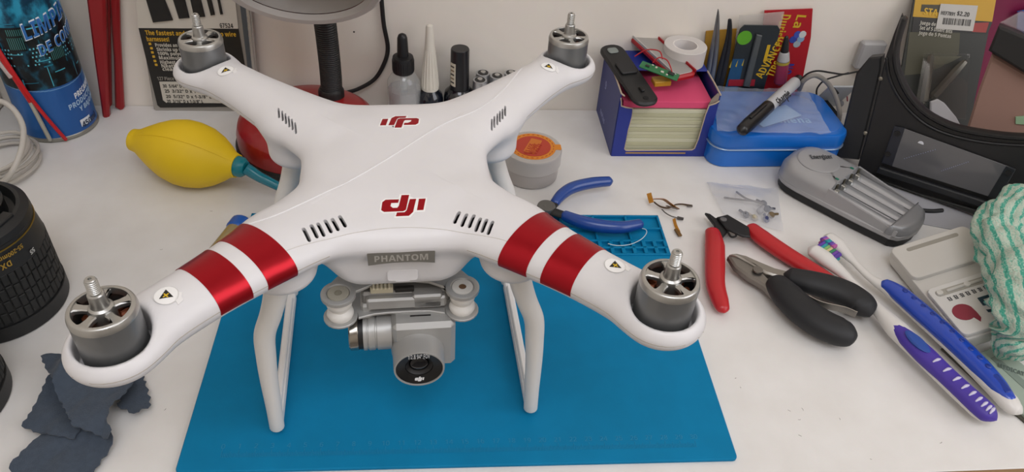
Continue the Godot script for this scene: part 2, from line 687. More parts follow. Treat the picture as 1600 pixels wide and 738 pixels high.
func shell_mesh(slots: Array) -> ArrayMesh:
	var h := 0.0014
	var nx := 146
	var ny := 44
	var y0 := 0.1175
	var val := PackedFloat32Array()
	val.resize((nx + 1) * (nx + 1) * ny)
	for i in nx + 1:
		var x := (i - 0.5) * h
		for k in nx + 1:
			var z := (k - 0.5) * h
			var c := column(absf(x), absf(z))
			var far: bool = c[0] > 0.012
			for j in ny:
				val[(i * (nx + 1) + k) * ny + j] = 1.0 if far else field_in(c, absf(x), y0 + j * h, absf(z))
	var sk := ny
	var si := (nx + 1) * ny
	var ids := {}
	var pos := PackedVector3Array()
	var nor := PackedVector3Array()
	var offs := [0, 1, sk, sk + 1, si, si + 1, si + sk, si + sk + 1]
	var edges := [[0, 1], [2, 3], [4, 5], [6, 7], [0, 2], [1, 3], [4, 6], [5, 7], [0, 4], [1, 5], [2, 6], [3, 7]]
	var tri := PackedInt32Array()
	for i in nx:
		for k in nx:
			for j in ny - 1:
				var q := i * si + k * sk + j
				var s0 := val[q] < 0.0
				if s0 == (val[q + 1] < 0.0) and s0 == (val[q + sk] < 0.0) and s0 == (val[q + sk + 1] < 0.0) and s0 == (val[q + si] < 0.0) and s0 == (val[q + si + 1] < 0.0) and s0 == (val[q + si + sk] < 0.0) and s0 == (val[q + si + sk + 1] < 0.0):
					continue
				var sum := Vector3.ZERO
				var n := 0
				for e in edges:
					var a := val[q + offs[e[0]]]
					var b := val[q + offs[e[1]]]
					if (a < 0.0) != (b < 0.0):
						var t := a / (a - b)
						var pa := Vector3((e[0] >> 2) & 1, e[0] & 1, (e[0] >> 1) & 1)
						var pb := Vector3((e[1] >> 2) & 1, e[1] & 1, (e[1] >> 1) & 1)
						sum += pa.lerp(pb, t)
						n += 1
				var p := sum / n * h + Vector3((i - 0.5) * h, y0 + j * h, (k - 0.5) * h)
				if i == 0:
					p.x = 0.0
				if k == 0:
					p.z = 0.0
				var g := field_normal(p)
				for it in 2:
					var mv := clampf(field(p.x, p.y, p.z), -0.0006, 0.0006)
					p -= g * mv
				if i == 0:
					p.x = 0.0
				if k == 0:
					p.z = 0.0
				ids[q] = pos.size()
				pos.append(p)
				g = field_normal(p)
				if i == 0:
					g.x = 0.0
				if k == 0:
					g.z = 0.0
				nor.append(g.normalized())
	for q in ids:
		var j: int = q % ny
		var k: int = (q / sk) % (nx + 1)
		var i: int = q / si
		# edges leaving this cell's first sample: along x, y, z
		for ax in 3:
			var o: int = [si, 1, sk][ax]
			if (val[q] < 0.0) == (val[q + o] < 0.0):
				continue
			var o1: int = [1, sk, si][ax]
			var o2: int = [sk, si, 1][ax]
			var a = ids.get(q)
			var b = ids.get(q - o1)
			var c = ids.get(q - o1 - o2)
			var d = ids.get(q - o2)
			if a == null or b == null or c == null or d == null:
				continue
			for w in [[a, b, c], [a, c, d]]:
				var fnm := (pos[w[1]] - pos[w[0]]).cross(pos[w[2]] - pos[w[0]])
				if fnm.dot(nor[w[0]] + nor[w[1]] + nor[w[2]]) < 0.0:
					tri.append_array([w[0], w[1], w[2]])
				else:
					tri.append_array([w[0], w[2], w[1]])
	var ov := PackedVector3Array()
	var on := PackedVector3Array()
	var oi := PackedInt32Array()
	for m in [Vector3(1, 1, 1), Vector3(-1, 1, 1), Vector3(-1, 1, -1), Vector3(1, 1, -1)]:
		var base := ov.size()
		for i in pos.size():
			ov.append(pos[i] * m)
			on.append(nor[i] * m)
		var flip: bool = m.x * m.z < 0.0
		for i in range(0, tri.size(), 3):
			oi.append(base + tri[i])
			oi.append(base + tri[i + (2 if flip else 1)])
			oi.append(base + tri[i + (1 if flip else 2)])
	oi = cut_slots(ov, on, oi, slots)
	var arr := []
	arr.resize(Mesh.ARRAY_MAX)
	arr[Mesh.ARRAY_VERTEX] = ov
	arr[Mesh.ARRAY_NORMAL] = on
	arr[Mesh.ARRAY_INDEX] = oi
	var am := ArrayMesh.new()
	am.add_surface_from_arrays(Mesh.PRIMITIVE_TRIANGLES, arr)
	return am

func cut_slots(ov: PackedVector3Array, on: PackedVector3Array, oi: PackedInt32Array, slots: Array) -> PackedInt32Array:
	# real openings: the upper faces of the shell are cut along each slot's outline
	var boxes := []
	var big := []
	for s in slots:
		var r := Rect2(s[0], Vector2.ZERO)
		var q := PackedVector2Array()
		for p in s:
			r = r.expand(p)
			q.append(p * 1000.0)
		boxes.append(r.grow(0.002))
		big.append(q)
	var out := PackedInt32Array()
	for i in range(0, oi.size(), 3):
		var a := ov[oi[i]]
		var near := -1
		if a.y > 0.155 and on[oi[i]].y > 0.2 and absf(a.x) < 0.09 and absf(a.z) < 0.1:
			for k in boxes.size():
				if boxes[k].has_point(Vector2(a.x, a.z)):
					near = k
					break
		if near < 0:
			out.append_array([oi[i], oi[i + 1], oi[i + 2]])
			continue
		var t := [oi[i], oi[i + 1], oi[i + 2]]
		var tp := PackedVector2Array()
		for k in t:
			tp.append(Vector2(ov[k].x, ov[k].z) * 1000.0)
		var pieces := [tp]
		var touched := false
		for k in boxes.size():
			if not boxes[k].has_point(Vector2(a.x, a.z)):
				continue
			if Geometry2D.intersect_polygons(tp, big[k]).is_empty():
				continue
			touched = true
			var nxt := []
			for pc in pieces:
				nxt.append_array(Geometry2D.clip_polygons(pc, big[k]))
			pieces = nxt
		if not touched:
			out.append_array(t)
			continue
		var e1 := tp[1] - tp[0]
		var e2 := tp[2] - tp[0]
		var den := e1.cross(e2)
		for pc in pieces:
			var ix := Geometry2D.triangulate_polygon(pc)
			var first := ov.size()
			for p in pc:
				var d: Vector2 = p - tp[0]
				var w1 := d.cross(e2) / den
				var w2 := e1.cross(d) / den
				ov.append(ov[t[0]] * (1.0 - w1 - w2) + ov[t[1]] * w1 + ov[t[2]] * w2)
				on.append((on[t[0]] * (1.0 - w1 - w2) + on[t[1]] * w1 + on[t[2]] * w2).normalized())
			for j in range(0, ix.size(), 3):
				var s: float = (pc[ix[j + 1]] - pc[ix[j]]).cross(pc[ix[j + 2]] - pc[ix[j]])
				if s * den > 0.0:
					out.append_array([first + ix[j], first + ix[j + 1], first + ix[j + 2]])
				else:
					out.append_array([first + ix[j], first + ix[j + 2], first + ix[j + 1]])
	return out

func on_shell(p: Vector2, lift: float) -> Vector3:
	var q := Vector3(p.x, top_of(p.x, p.y), p.y)
	return q + field_normal(q) * lift

func wrap_flat(poly: Array, lift: float, cell := 0.002) -> MB:
	# a flat polygon (x, z) cut into small cells and laid on the shell with its own thickness
	var m := MB.new()
	var r := Rect2(poly[0], Vector2.ZERO)
	for p in poly:
		r = r.expand(p)
	var pk := PackedVector2Array(poly)
	for i in int(r.size.x / cell) + 1:
		for k in int(r.size.y / cell) + 1:
			var o := r.position + Vector2(i, k) * cell
			var sq := PackedVector2Array([o, o + Vector2(cell, 0), o + Vector2(cell, cell), o + Vector2(0, cell)])
			for piece in Geometry2D.intersect_polygons(pk, sq):
				var t := Geometry2D.triangulate_polygon(piece)
				var at := []
				for p in piece:
					at.append(m.vert(on_shell(p, lift)))
				for a in range(0, t.size(), 3):
					m.tri(at[t[a]], at[t[a + 1]], at[t[a + 2]])
	for i in poly.size():
		var p: Vector2 = poly[i]
		var q: Vector2 = poly[(i + 1) % poly.size()]
		m.quad(m.vert(on_shell(p, lift)), m.vert(on_shell(q, lift)), m.vert(on_shell(q, -0.0003)), m.vert(on_shell(p, -0.0003)))
	# all faces look outwards
	for i in range(0, m.t.size(), 3):
		var a := m.v[m.t[i]]
		var n := (m.v[m.t[i + 1]] - a).cross(m.v[m.t[i + 2]] - a)
		if n.y < 0.0:
			var w := m.t[i + 1]
			m.t[i + 1] = m.t[i + 2]
			m.t[i + 2] = w
	return m

func seam(pts: Array, r: float, lift := 0.0) -> MB:
	var o := []
	for p in cr(pts, 8):
		o.append(on_shell(p, lift))
	return tube(o, r, 6)

func slot(c: Vector2, dir: Vector2, l: float, w: float) -> Array:
	var o := []
	var d := dir.normalized()
	var s := Vector2(-d.y, d.x)
	for k in 7:
		var a := -PI / 2 + PI * k / 6.0
		o.append(c + d * (l * 0.5 - w * 0.5 + cos(a) * w * 0.5) + s * sin(a) * w * 0.5)
	for k in 7:
		var a := PI / 2 + PI * k / 6.0
		o.append(c + d * (-l * 0.5 + w * 0.5 + cos(a) * w * 0.5) + s * sin(a) * w * 0.5)
	return o

func shape_at(pts: Array, o: Vector2, c: Vector2, s: Vector2, turn: float) -> Array:
	var out := []
	for p in pts:
		out.append(c + ((p - o) * s).rotated(turn))
	return out

func band(u0: float, u1: float, sx: float, sz: float) -> MB:
	# a foil band around the upper half of one arm
	var m := MB.new()
	var nu := 8
	var na := 40
	for side in 2:
		for i in nu + 1:
			var u := lerpf(u0, u1, float(i) / nu)
			for k in na + 1:
				var a := lerpf(-0.16, PI + 0.16, float(k) / na)
				var lo := 0.004
				var hi := 0.04
				for it in 15:
					var md := (lo + hi) * 0.5
					var v := cos(a) * md
					if field((u + v) * 0.70710678, 0.160 + sin(a) * md, (u - v) * 0.70710678) > 0.0:
						hi = md
					else:
						lo = md
				var rr_ := lo + (0.00035 if side == 0 else -0.0006)
				var vv_ := cos(a) * rr_
				m.vert(Vector3((u + vv_) * 0.70710678 * sx, 0.160 + sin(a) * rr_, (u - vv_) * 0.70710678 * sz), Vector2(float(k) / na, float(i) / nu))
	var s := (nu + 1) * (na + 1)
	for i in nu:
		for k in na:
			var a := i * (na + 1) + k
			m.quad(a, a + 1, a + na + 2, a + na + 1)
			m.quad(s + a, s + a + na + 1, s + a + na + 2, s + a + 1)
	for i in nu:
		for k in [0, na]:
			var a: int = i * (na + 1) + k
			var b: int = a + na + 1
			if k == 0:
				m.quad(a, b, s + b, s + a)
			else:
				m.quad(b, a, s + a, s + b)
	for k in na:
		m.quad(k + 1, k, s + k, s + k + 1)
		var a := nu * (na + 1) + k
		m.quad(a, a + 1, s + a + 1, s + a)
	return m

func motor(parent: Node3D, at: Vector3, turn: float) -> void:
	var steel := mt("87898a", 0.42, 0.85)
	var ring := mt("b4b3af", 0.34, 0.9)
	# can wall with a lighter chamfered rim; the inside is hollow
	var b := obj("motor", lathe(vv([0.0, -0.0289, 0.0140, -0.0289, 0.0140, -0.0034, 0.0131, -0.0034, 0.0131, -0.027, 0.0, -0.027]), 56), steel, parent, at, Vector3(0, turn, 0))
	b.set_meta("label", "silver brushless motor without propeller")
	obj("rim", lathe(vv([0.0131, -0.0038, 0.01415, -0.0038, 0.01415, -0.0026, 0.0136, -0.0006, 0.0128, 0.0, 0.0118, 0.0, 0.0116, -0.0004, 0.0116, -0.0038, 0.0131, -0.0038]), 56), ring, b)
	obj("stator", lathe(vv([0.0, -0.013, 0.0122, -0.013, 0.0122, -0.027, 0.0, -0.027]), 24), mt("2a2724", 0.7), b)
	for k in 12:
		var a := TAU * k / 12.0
		obj("winding", box(Vector3(0.0062, 0.005, 0.0036), 0.0012, Vector3(cos(a) * 0.0084, -0.0105, -sin(a) * 0.0084), Vector3(0, a, 0)), mt("8a4a2c", 0.4, 0.5), b)
	for k in 5:
		var a := TAU * k / 5.0 + 0.3
		var poly := vv([0.004, -0.0019, 0.0075, -0.0017, 0.0104, -0.0022, 0.0121, -0.0042, 0.0121, 0.0042, 0.0104, 0.0022, 0.0075, 0.0017, 0.004, 0.0019])
		obj("spoke", turned(plate(poly, -0.0034, -0.0006, 0.0005), Vector3.ZERO, Vector3(0, a, 0)), ring, b)
	var prof := vv([0.0, -0.012, 0.0056, -0.012, 0.0056, -0.0015, 0.0050, 0.0004, 0.0040, 0.0012, 0.0036, 0.0024, 0.0034, 0.0078, 0.0030, 0.0084])
	var y := 0.0086
	while y < 0.0150:
		prof += [Vector2(0.00225, y), Vector2(0.00262, y + 0.00035), Vector2(0.00262, y + 0.0005), Vector2(0.00225, y + 0.00085)]
		y += 0.00095
	prof += vv([0.0023, 0.0156, 0.0019, 0.0161, 0.0008, 0.0161, 0.0008, 0.0150, 0.0, 0.0150])
	obj("shaft", lathe(prof, 28), ring, b, Vector3.ZERO, Vector3.ZERO, 28.0)

func drone() -> void:
	var root = thing("drone", "white quadcopter drone with red arm bands and silver motors", "drone", Vector3.ZERO, 0.05517)
	var white := StandardMaterial3D.new()
	white.albedo_texture = noise_tex(0.01, Color("d8d6d6"), Color("dddbdc"), 77, 256, 4)
	white.uv1_triplanar = true
	white.uv1_scale = Vector3(5, 5, 5)
	white.roughness = 0.4
	# air vents: six slots cut through the shell at each corner of the body, each with the thickness of the shell as its wall
	var rows := [
		[[Vector2(-0.04530, 0.06560), Vector2(-0.04170, 0.06310), Vector2(-0.03850, 0.06170), Vector2(-0.03500, 0.05940), Vector2(-0.03160, 0.05800), Vector2(-0.02800, 0.05590)], Vector2(0.42, 0.9), 0.0085, 0.0034],
		[[Vector2(0.03060, 0.05650), Vector2(0.03420, 0.05880), Vector2(0.03790, 0.06020), Vector2(0.04100, 0.06300), Vector2(0.04410, 0.06430), Vector2(0.04700, 0.06630)], Vector2(-0.42, 0.9), 0.0085, 0.0034],
		[[Vector2(-0.07080, -0.04980), Vector2(-0.06840, -0.04670), Vector2(-0.06630, -0.04380), Vector2(-0.06420, -0.04080), Vector2(-0.06210, -0.03790), Vector2(-0.06000, -0.03440)], Vector2(0.12, 1.0), 0.0090, 0.0021],
		[[Vector2(0.06150, -0.03430), Vector2(0.06340, -0.03710), Vector2(0.06560, -0.03990), Vector2(0.06750, -0.04250), Vector2(0.06950, -0.04500), Vector2(0.07150, -0.04800)], Vector2(-0.12, 1.0), 0.0090, 0.0021]]
	var slots := []
	for r in rows:
		for p0 in r[0]:
			var p: Vector2 = p0 + Vector2(-0.002 * signf(p0.x) if p0.y < 0.0 else 0.0, 0.0)
			slots.append(slot(p, r[1], r[2], r[3] * 0.58))
	obj("shell", shell_mesh(slots), white, root)
	for s in slots:
		var lining := MB.new()
		for p in s:
			var q := on_shell(p, 0.0)
			var n := field_normal(q)
			lining.vert(q)
			lining.vert(q - n * 0.0024)
		for k in s.size():
			var j: int = (k + 1) % s.size()
			lining.quad(2 * k, 2 * j, 2 * j + 1, 2 * k + 1)
		obj("vent", lining, white, root)
	var line := mt("cdc9c4", 0.5)
	# raised crease from the left front arm over the top to the right rear arm, and the finer one across it
	obj("crease", seam([Vector2(-0.07400, 0.05630), Vector2(-0.05940, 0.05070), Vector2(-0.03130, 0.02970), Vector2(-0.02030, 0.02070), Vector2(-0.00010, 0.00060), Vector2(0.02710, -0.02790), Vector2(0.04910, -0.04390), Vector2(0.06270, -0.05810), Vector2(0.07460, -0.07570), Vector2(0.08780, -0.10140)], 0.0005), white, root)
	var fr := [Vector2(-0.066, 0.0845), Vector2(-0.05, 0.0735), Vector2(-0.03, 0.0645), Vector2(-0.015, 0.0615), Vector2(0, 0.0607), Vector2(0.015, 0.0615), Vector2(0.03, 0.0645), Vector2(0.05, 0.0735), Vector2(0.066, 0.0845)]
	obj("front_seam", seam(fr, 0.00022), line, root)
	# parting line around each arm and pod, where upper and lower shell meet
	for sx in [-1.0, 1.0]:
		for sz in [-1.0, 1.0]:
			for sv in [-1.0, 1.0]:
				var path := []
				for i in 40:
					var u := lerpf(0.075, 0.1962, i / 39.0)
					var lo := 0.0
					var hi := 0.05
					for it in 15:
						var md := (lo + hi) * 0.5
						if column((u + md * sv) * 0.70710678, (u - md * sv) * 0.70710678)[0] > 0.0:
							hi = md
						else:
							lo = md
					var v: float = (lo + 0.00001) * sv
					path.append(Vector3((u + v) * 0.70710678 * sx, 0.160, (u - v) * 0.70710678 * sz))
				obj("parting_line", tube(path, 0.00022, 6), mt("a9a196", 0.7), root)
	# bands
	var foil := StandardMaterial3D.new()
	foil.albedo_color = Color("a3121f")
	foil.metallic = 0.75
	foil.roughness = 0.3
	foil.normal_enabled = true
	foil.normal_texture = noise_tex(0.02, Color.BLACK, Color.WHITE, 12, 128, 3, true, 2.0)
	foil.normal_scale = 0.12
	for sx in [-1.0, 1.0]:
		obj("arm_band", band(0.0925, 0.1085, sx, 1.0), foil, root)
		obj("arm_band", band(0.1165, 0.1335, sx, 1.0), foil, root)
	var chip: Vector2 = Vector2(0.06200, 0.08570)
	obj("foil_chip", ball(0.0017, Vector3(chip.x, 0.1625, chip.y), Vector3(1.3, 0.55, 1.0), 12), mt("d9b8b4", 0.6), root)
	# logos: sticker backing with three foil letters
	var dp := vv([258, 540, 300, 540, 278, 640, 262, 648, 160, 648, 145, 636, 152, 585, 170, 569, 243, 569, 238, 592, 200, 592, 193, 625, 232, 625, 240, 615])
	var jp := vv([302, 570, 337, 570, 316, 655, 292, 678, 222, 678, 229, 655, 270, 655, 281, 645])
	var ip := vv([352, 570, 389, 570, 372, 645, 337, 645])
	var bp := vv([248, 532, 308, 532, 303, 562, 398, 562, 380, 655, 326, 655, 300, 687, 212, 687, 219, 656, 155, 657, 136, 642, 144, 578, 166, 560, 241, 560])
	for lg in [[Vector2(0.0034, 0.0465), 0.0, 1.18], [Vector2(0.0034, -0.0335), PI, 1.05]]:
		var s := Vector2(9.6e-5, 9.3e-5 * lg[2])
		var o := Vector2(267, 609)
		var st := obj("logo_sticker", wrap_flat(shape_at(bp, o, lg[0], s, lg[1]), 0.00012), mt("efeeec", 0.35), root, Vector3.ZERO, Vector3.ZERO, 60.0)
		for lt in [dp, jp, ip]:
			obj("logo_letter", wrap_flat(shape_at(lt, o, lg[0], s, lg[1]), 0.00022), foil, st, Vector3.ZERO, Vector3.ZERO, 60.0)
	# turning-direction stickers on the front arms and rear arms
	for c in [[-1.0, 1.0, 0.1485, -0.002], [1.0, 1.0, 0.1455, 0.002], [-1.0, -1.0, 0.146, 0.004], [1.0, -1.0, 0.146, 0.004]]:
		var u: float = c[2]
		var v: float = c[3]
		var pc := Vector2((u + v) * 0.70710678 * c[0], (u - v) * 0.70710678 * c[1])
		var disc := obj("direction_sticker", wrap_flat(circle(0.0052, 24, pc), 0.00035), mt("f0efed", 0.3), root, Vector3.ZERO, Vector3.ZERO, 60.0)
		var ring := []
		for k in 33:
			ring.append(on_shell(pc + Vector2(cos(TAU * k / 32.0), sin(TAU * k / 32.0)) * 0.0052, 0.0003))
		obj("sticker_edge", tube(ring, 0.00022, 6), mt("d2d0ce", 0.4), disc)
		obj("turn_arrow", wrap_flat([pc + Vector2(0.0046, -0.0016), pc + Vector2(0.0066, -0.0016), pc + Vector2(0.0064, 0.0022), pc + Vector2(0.0074, 0.0022), pc + Vector2(0.0056, 0.0046), pc + Vector2(0.0038, 0.0022), pc + Vector2(0.0048, 0.0022)], 0.0004), mt("e6e4e2", 0.35), disc, Vector3.ZERO, Vector3.ZERO, 60.0)
		var tr := []
		for k in 3:
			tr.append(pc + Vector2(0, -0.0034).rotated(TAU * k / 3.0 + 0.2 * c[0]))
		obj("warning_triangle", wrap_flat(tr, 0.00045), mt("17150f", 0.5), disc, Vector3.ZERO, Vector3.ZERO, 60.0)
		for k in 2:
			obj("warning_cross", wrap_flat(slot(pc + Vector2(0, 0.0003), Vector2(1, 0).rotated(PI / 4 + k * PI / 2), 0.0030, 0.0006), 0.00053), mt("d8b21c", 0.5), disc, Vector3.ZERO, Vector3.ZERO, 60.0)
	# name plate and port cover on the front of the belly
	var np := MB.new()
	np.add(turned(plate(cr([Vector2(-0.0175, -0.0042), Vector2(-0.009, -0.0052), Vector2(0, -0.0056), Vector2(0.009, -0.0052), Vector2(0.0175, -0.0042)], 3) + cr([Vector2(0.0172, 0.0036), Vector2(0.009, 0.0028), Vector2(0, 0.0025), Vector2(-0.009, 0.0028), Vector2(-0.0172, 0.0036)], 3), -0.002, 0.0009, 0.0003), Vector3(0.0011, 0.1535, 0.0676), Vector3(1.36, 0, 0)))
	var npl := obj("name_plate", np, mt("8e8d88", 0.35, 0.8), root)
	lettering("PHANTOM", 0.0034, mt("c9c8c4", 0.3, 0.8), npl, Vector3(0.0011, 0.1541, 0.0686), Vector3(-0.21, 0, 0), true, 0.0275, true)
	obj("port_cover", turned(plate(rr(0.0165, 0.0075, 0.0018, 4), -0.001, 0.0007, 0.0003), Vector3(0.0013, 0.1370, 0.0629), Vector3(1.46, 0, 0)), white, root)
	obj("port_pull", box(Vector3(0.008, 0.0010, 0.0014), 0.0004, Vector3(0.0013, 0.1330, 0.0632)), white, root)
	# motors
	for c in [[-1.0, 1.0, 0.2], [1.0, 1.0, 1.1], [-1.0, -1.0, 2.0], [1.0, -1.0, 0.7]]:
		motor(root, Vector3(0.1237 * c[0], 0.184, 0.1237 * c[1]), c[2])
	# landing gear: on each side two curved legs and a skid
	var lg2 := mt("dedbd6", 0.42)
	for sx in [-1.0, 1.0]:
		for sz in [-1.0, 1.0]:
			var pth := cr([Vector3(0.0630 * sx, 0.143, 0.058 * sz), Vector3(0.0668 * sx, 0.1245, 0.060 * sz), Vector3(0.0712 * sx, 0.1095, 0.060 * sz), Vector3(0.0768 * sx, 0.0932, 0.060 * sz), Vector3(0.0786 * sx, 0.0745, 0.060 * sz), Vector3(0.0797 * sx, 0.0550, 0.060 * sz), Vector3(0.0804 * sx, 0.0300, 0.060 * sz), Vector3(0.0812 * sx, 0.0085, 0.060 * sz)], 6)
			obj("landing_leg", tube(pth, [0.0072, 0.0064, 0.0061, 0.0060, 0.0059, 0.0056, 0.0052, 0.0048, 0.0046], 16, 1.0, Vector3(0, 0, 1)), lg2, root)
		var skid := box(Vector3(0.0062, 0.0085, 0.118), 0.0012, Vector3(0.0812 * sx, 0.0077, 0.0))
		skid.add(box(Vector3(0.0042, 0.004, 0.100), 0.0008, Vector3(0.0812 * sx, 0.0134, 0.0)))
		obj("skid", skid, mt("e6e4e2", 0.45), root)
	gimbal(root)

func gimbal(root: Node3D) -> void:
	var sil := mt("b2b1ae", 0.42, 0.45)
	var mid := mt("989692", 0.5, 0.4)
	var g := obj("gimbal", box(Vector3(0.052, 0.010, 0.018), 0.0015, Vector3(0.003, 0.1015, 0.036)), mid, root)
	g.set_meta("label", "grey camera gimbal with white rubber dampers")
	# upper plate: two round ends joined by an arched bar
	for lv in [[0.1095, 0.1115, 0.0], [0.0925, 0.0943, 0.001]]:
		var y0: float = lv[0]
		var y1: float = lv[1]
		var pl := []
		for k in 15:
			var a := -PI * 0.30 + PI * 1.35 * k / 14.0
			pl.append(Vector2(0.0352 + cos(a) * 0.0098, 0.049 + sin(a) * 0.0098))
		var arch := [Vector2(0.024, 0.047), Vector2(0.016, 0.0425), Vector2(0.008, 0.041)]
		if y0 < 0.1:
			arch = [Vector2(0.025, 0.052), Vector2(0.016, 0.0495), Vector2(0.008, 0.049)]
		var outline := pl + arch
		for k in range(arch.size() - 1, -1, -1):
			outline.append(Vector2(-arch[k].x, arch[k].y))
		for k in range(pl.size() - 1, -1, -1):
			outline.append(Vector2(-pl[k].x, pl[k].y))
		outline += vv([-0.036, 0.034, -0.02, 0.026, 0.02, 0.026, 0.036, 0.034])
		obj("gimbal_plate", plate(outline, y0, y1, 0.0004), sil, g)
	for sx in [-1.0, 1.0]:
		var c := Vector3(0.0352 * sx, 0.0, 0.049)
		obj("damper", lathe(vv([0.0, 0.0943, 0.0070, 0.0943, 0.0078, 0.0965, 0.0072, 0.0990, 0.0056, 0.1005, 0.0056, 0.1020, 0.0072, 0.1035, 0.0078, 0.1065, 0.0070, 0.1095, 0.0, 0.1095]), 28), mt("e4e1db", 0.5), g, c)
		obj("damper_rim", lathe(vv([0.0064, 0.1110, 0.0098, 0.1110, 0.0098, 0.1122, 0.0090, 0.1126, 0.0070, 0.1126, 0.0064, 0.1120, 0.0064, 0.1110]), 32), sil, g, c)
		obj("damper_cap", lathe(vv([0.0, 0.1118, 0.0022, 0.1118, 0.0022, 0.1124, 0.0060, 0.1124, 0.0064, 0.1116, 0.0, 0.1110]), 28), mt("b3ae9f" if sx < 0 else "d9d6cf", 0.4, 0.3 if sx < 0 else 0.0), g, c)
		obj("damper_hole", lathe(vv([0.0, 0.1119, 0.0022, 0.1119, 0.0022, 0.1121, 0.0, 0.1121]), 16), mt("6a4c30" if sx > 0 else "8d8878", 0.6), g, c)
	obj("gimbal_bar", box(Vector3(0.046, 0.0085, 0.006), 0.0012, Vector3(0.003, 0.1010, 0.0465)), sil, g)
	obj("gimbal_bar_end", box(Vector3(0.0175, 0.0105, 0.008), 0.0012, Vector3(0.0150, 0.1016, 0.0455)), sil, g)
	obj("connector", box(Vector3(0.013, 0.0042, 0.004), 0.0004, Vector3(-0.011, 0.1085, 0.0435)), mt("c9c1a8", 0.5), g)
	for k in 5:
		obj("connector_pin", box(Vector3(0.0011, 0.0012, 0.0048), 0.0002, Vector3(-0.0155 + 0.0022 * k, 0.1108, 0.0438)), mt("ded6bd", 0.4), g)
	obj("connector_socket", box(Vector3(0.011, 0.003, 0.003), 0.0004, Vector3(0.002, 0.1075, 0.0435)), mt("22201e", 0.6), g)
	# camera hanging from the gimbal
	var cam := obj("camera_unit", box(Vector3(0.0372, 0.0372, 0.0285), 0.0028, Vector3(0.0122, 0.0742, 0.0455)), sil, root)
	cam.set_meta("label", "silver gimbal camera with a round black lens")
	obj("camera_neck", box(Vector3(0.016, 0.012, 0.014), 0.001, Vector3(0.004, 0.0965, 0.036)), mid, cam)
	obj("card_slot", box(Vector3(0.0122, 0.0006, 0.0011), 0.0002, Vector3(0.0106, 0.0928, 0.0515)), mt("14120f", 0.7), cam)
	var lc := Vector3(0.0086, 0.0708, 0.058)
	var fwd := Vector3(PI / 2, 0, 0)
	obj("lens_barrel", lathe(vv([0.0, -0.004, 0.0160, -0.004, 0.0158, 0.0005, 0.0152, 0.003, 0.0149, 0.0150, 0.0146, 0.0158, 0.0138, 0.0158, 0.0136, 0.0150, 0.0136, 0.0040, 0.0, 0.0040]), 48), sil, cam, lc, fwd)
	obj("lens_ring", lathe(vv([0.0136, 0.0125, 0.0136, 0.0152, 0.0131, 0.0152, 0.0082, 0.0132, 0.0078, 0.0110, 0.0136, 0.0110]), 48), mt("070708", 0.4), cam, lc, fwd)
	obj("lens_cone", lathe(vv([0.0080, 0.0128, 0.0066, 0.0112, 0.0050, 0.0106, 0.0, 0.0104, 0.0, 0.0098, 0.0082, 0.0100]), 32), mt("08080a", 0.5), cam, lc, fwd)
	obj("lens_glass", ball(0.0060, Vector3(0, 0.0108, 0), Vector3(1, 0.40, 1)), mt("05070c", 0.04), cam, lc, fwd)
	lettering("f/2.8 94° FOV", 0.0013, mt("d8d8d8", 0.5), cam, Vector3(0.0086, 0.0819, 0.0736), Vector3.ZERO, false, 0.0125, true)
	var white := mt("e6e6e6", 0.5)
	for lt in [vv([258, 540, 300, 540, 278, 640, 262, 648, 160, 648, 145, 636, 152, 585, 170, 569, 243, 569, 238, 592, 200, 592, 193, 625, 232, 625, 240, 615]), vv([302, 570, 337, 570, 316, 655, 292, 678, 222, 678, 229, 655, 270, 655, 281, 645]), vv([352, 570, 389, 570, 372, 645, 337, 645])]:
		obj("lens_logo", turned(plate(shape_at(lt, Vector2(267, 609), Vector2.ZERO, Vector2(2.3e-5, 2.3e-5), 0.0), 0.0, 0.0004), Vector3(0.0086, 0.0606, 0.0722), Vector3(PI / 2 - 0.2, 0, 0)), white, cam)
	# tilt motor at the camera's side
	var mc := Vector3(-0.0065, 0.0775, 0.0475)
	var side := Vector3(0, 0, PI / 2)
	obj("tilt_motor", lathe(vv([0.0, 0.0, 0.0112, 0.0, 0.0112, 0.0085, 0.0104, 0.0087, 0.0104, 0.0097, 0.0112, 0.0099, 0.0112, 0.0135, 0.0106, 0.0137, 0.0106, 0.0145, 0.0112, 0.0147, 0.0112, 0.0166, 0.0, 0.0166]), 36), sil, cam, mc, side)
	obj("tilt_motor_gap", lathe(vv([0.0, 0.0166, 0.0104, 0.0166, 0.0104, 0.0196, 0.0, 0.0196]), 36), mt("121112", 0.5), cam, mc, side)
	obj("tilt_motor_cap", lathe(vv([0.0, 0.0196, 0.0106, 0.0196, 0.0108, 0.0202, 0.0108, 0.0242, 0.0100, 0.0250, 0.0, 0.0250]), 36), mt("a29c92", 0.22, 0.95), cam, mc, side)
	obj("gimbal_arm", box(Vector3(0.0065, 0.026, 0.014), 0.0015, Vector3(-0.0205, 0.0860, 0.0400)), sil, cam)
	obj("gimbal_arm_stay", box(Vector3(0.0055, 0.020, 0.010), 0.0012, Vector3(-0.0100, 0.0885, 0.0385)), mid, cam)

# ---------------------------------------------------------------- along the back wall
func panel(poly: Array, z0: float, th: float, bevel := 0.0) -> MB:
	# an upright flat piece: polygon in x, y; its back at z0
	var m := plate(poly, 0.0, th, bevel)
	for i in m.v.size():
		m.v[i] = Vector3(m.v[i].x, m.v[i].z, z0 + m.v[i].y)
	return m

func between(a: Vector3, b: Vector3, up := Vector3.UP) -> Transform3D:
	# axes for a piece lying from a to b: x along it, y up from it
	var x := (b - a).normalized()
	var z := x.cross(up).normalized()
	return Transform3D(Basis(x, z.cross(x).normalized(), z), (a + b) * 0.5)

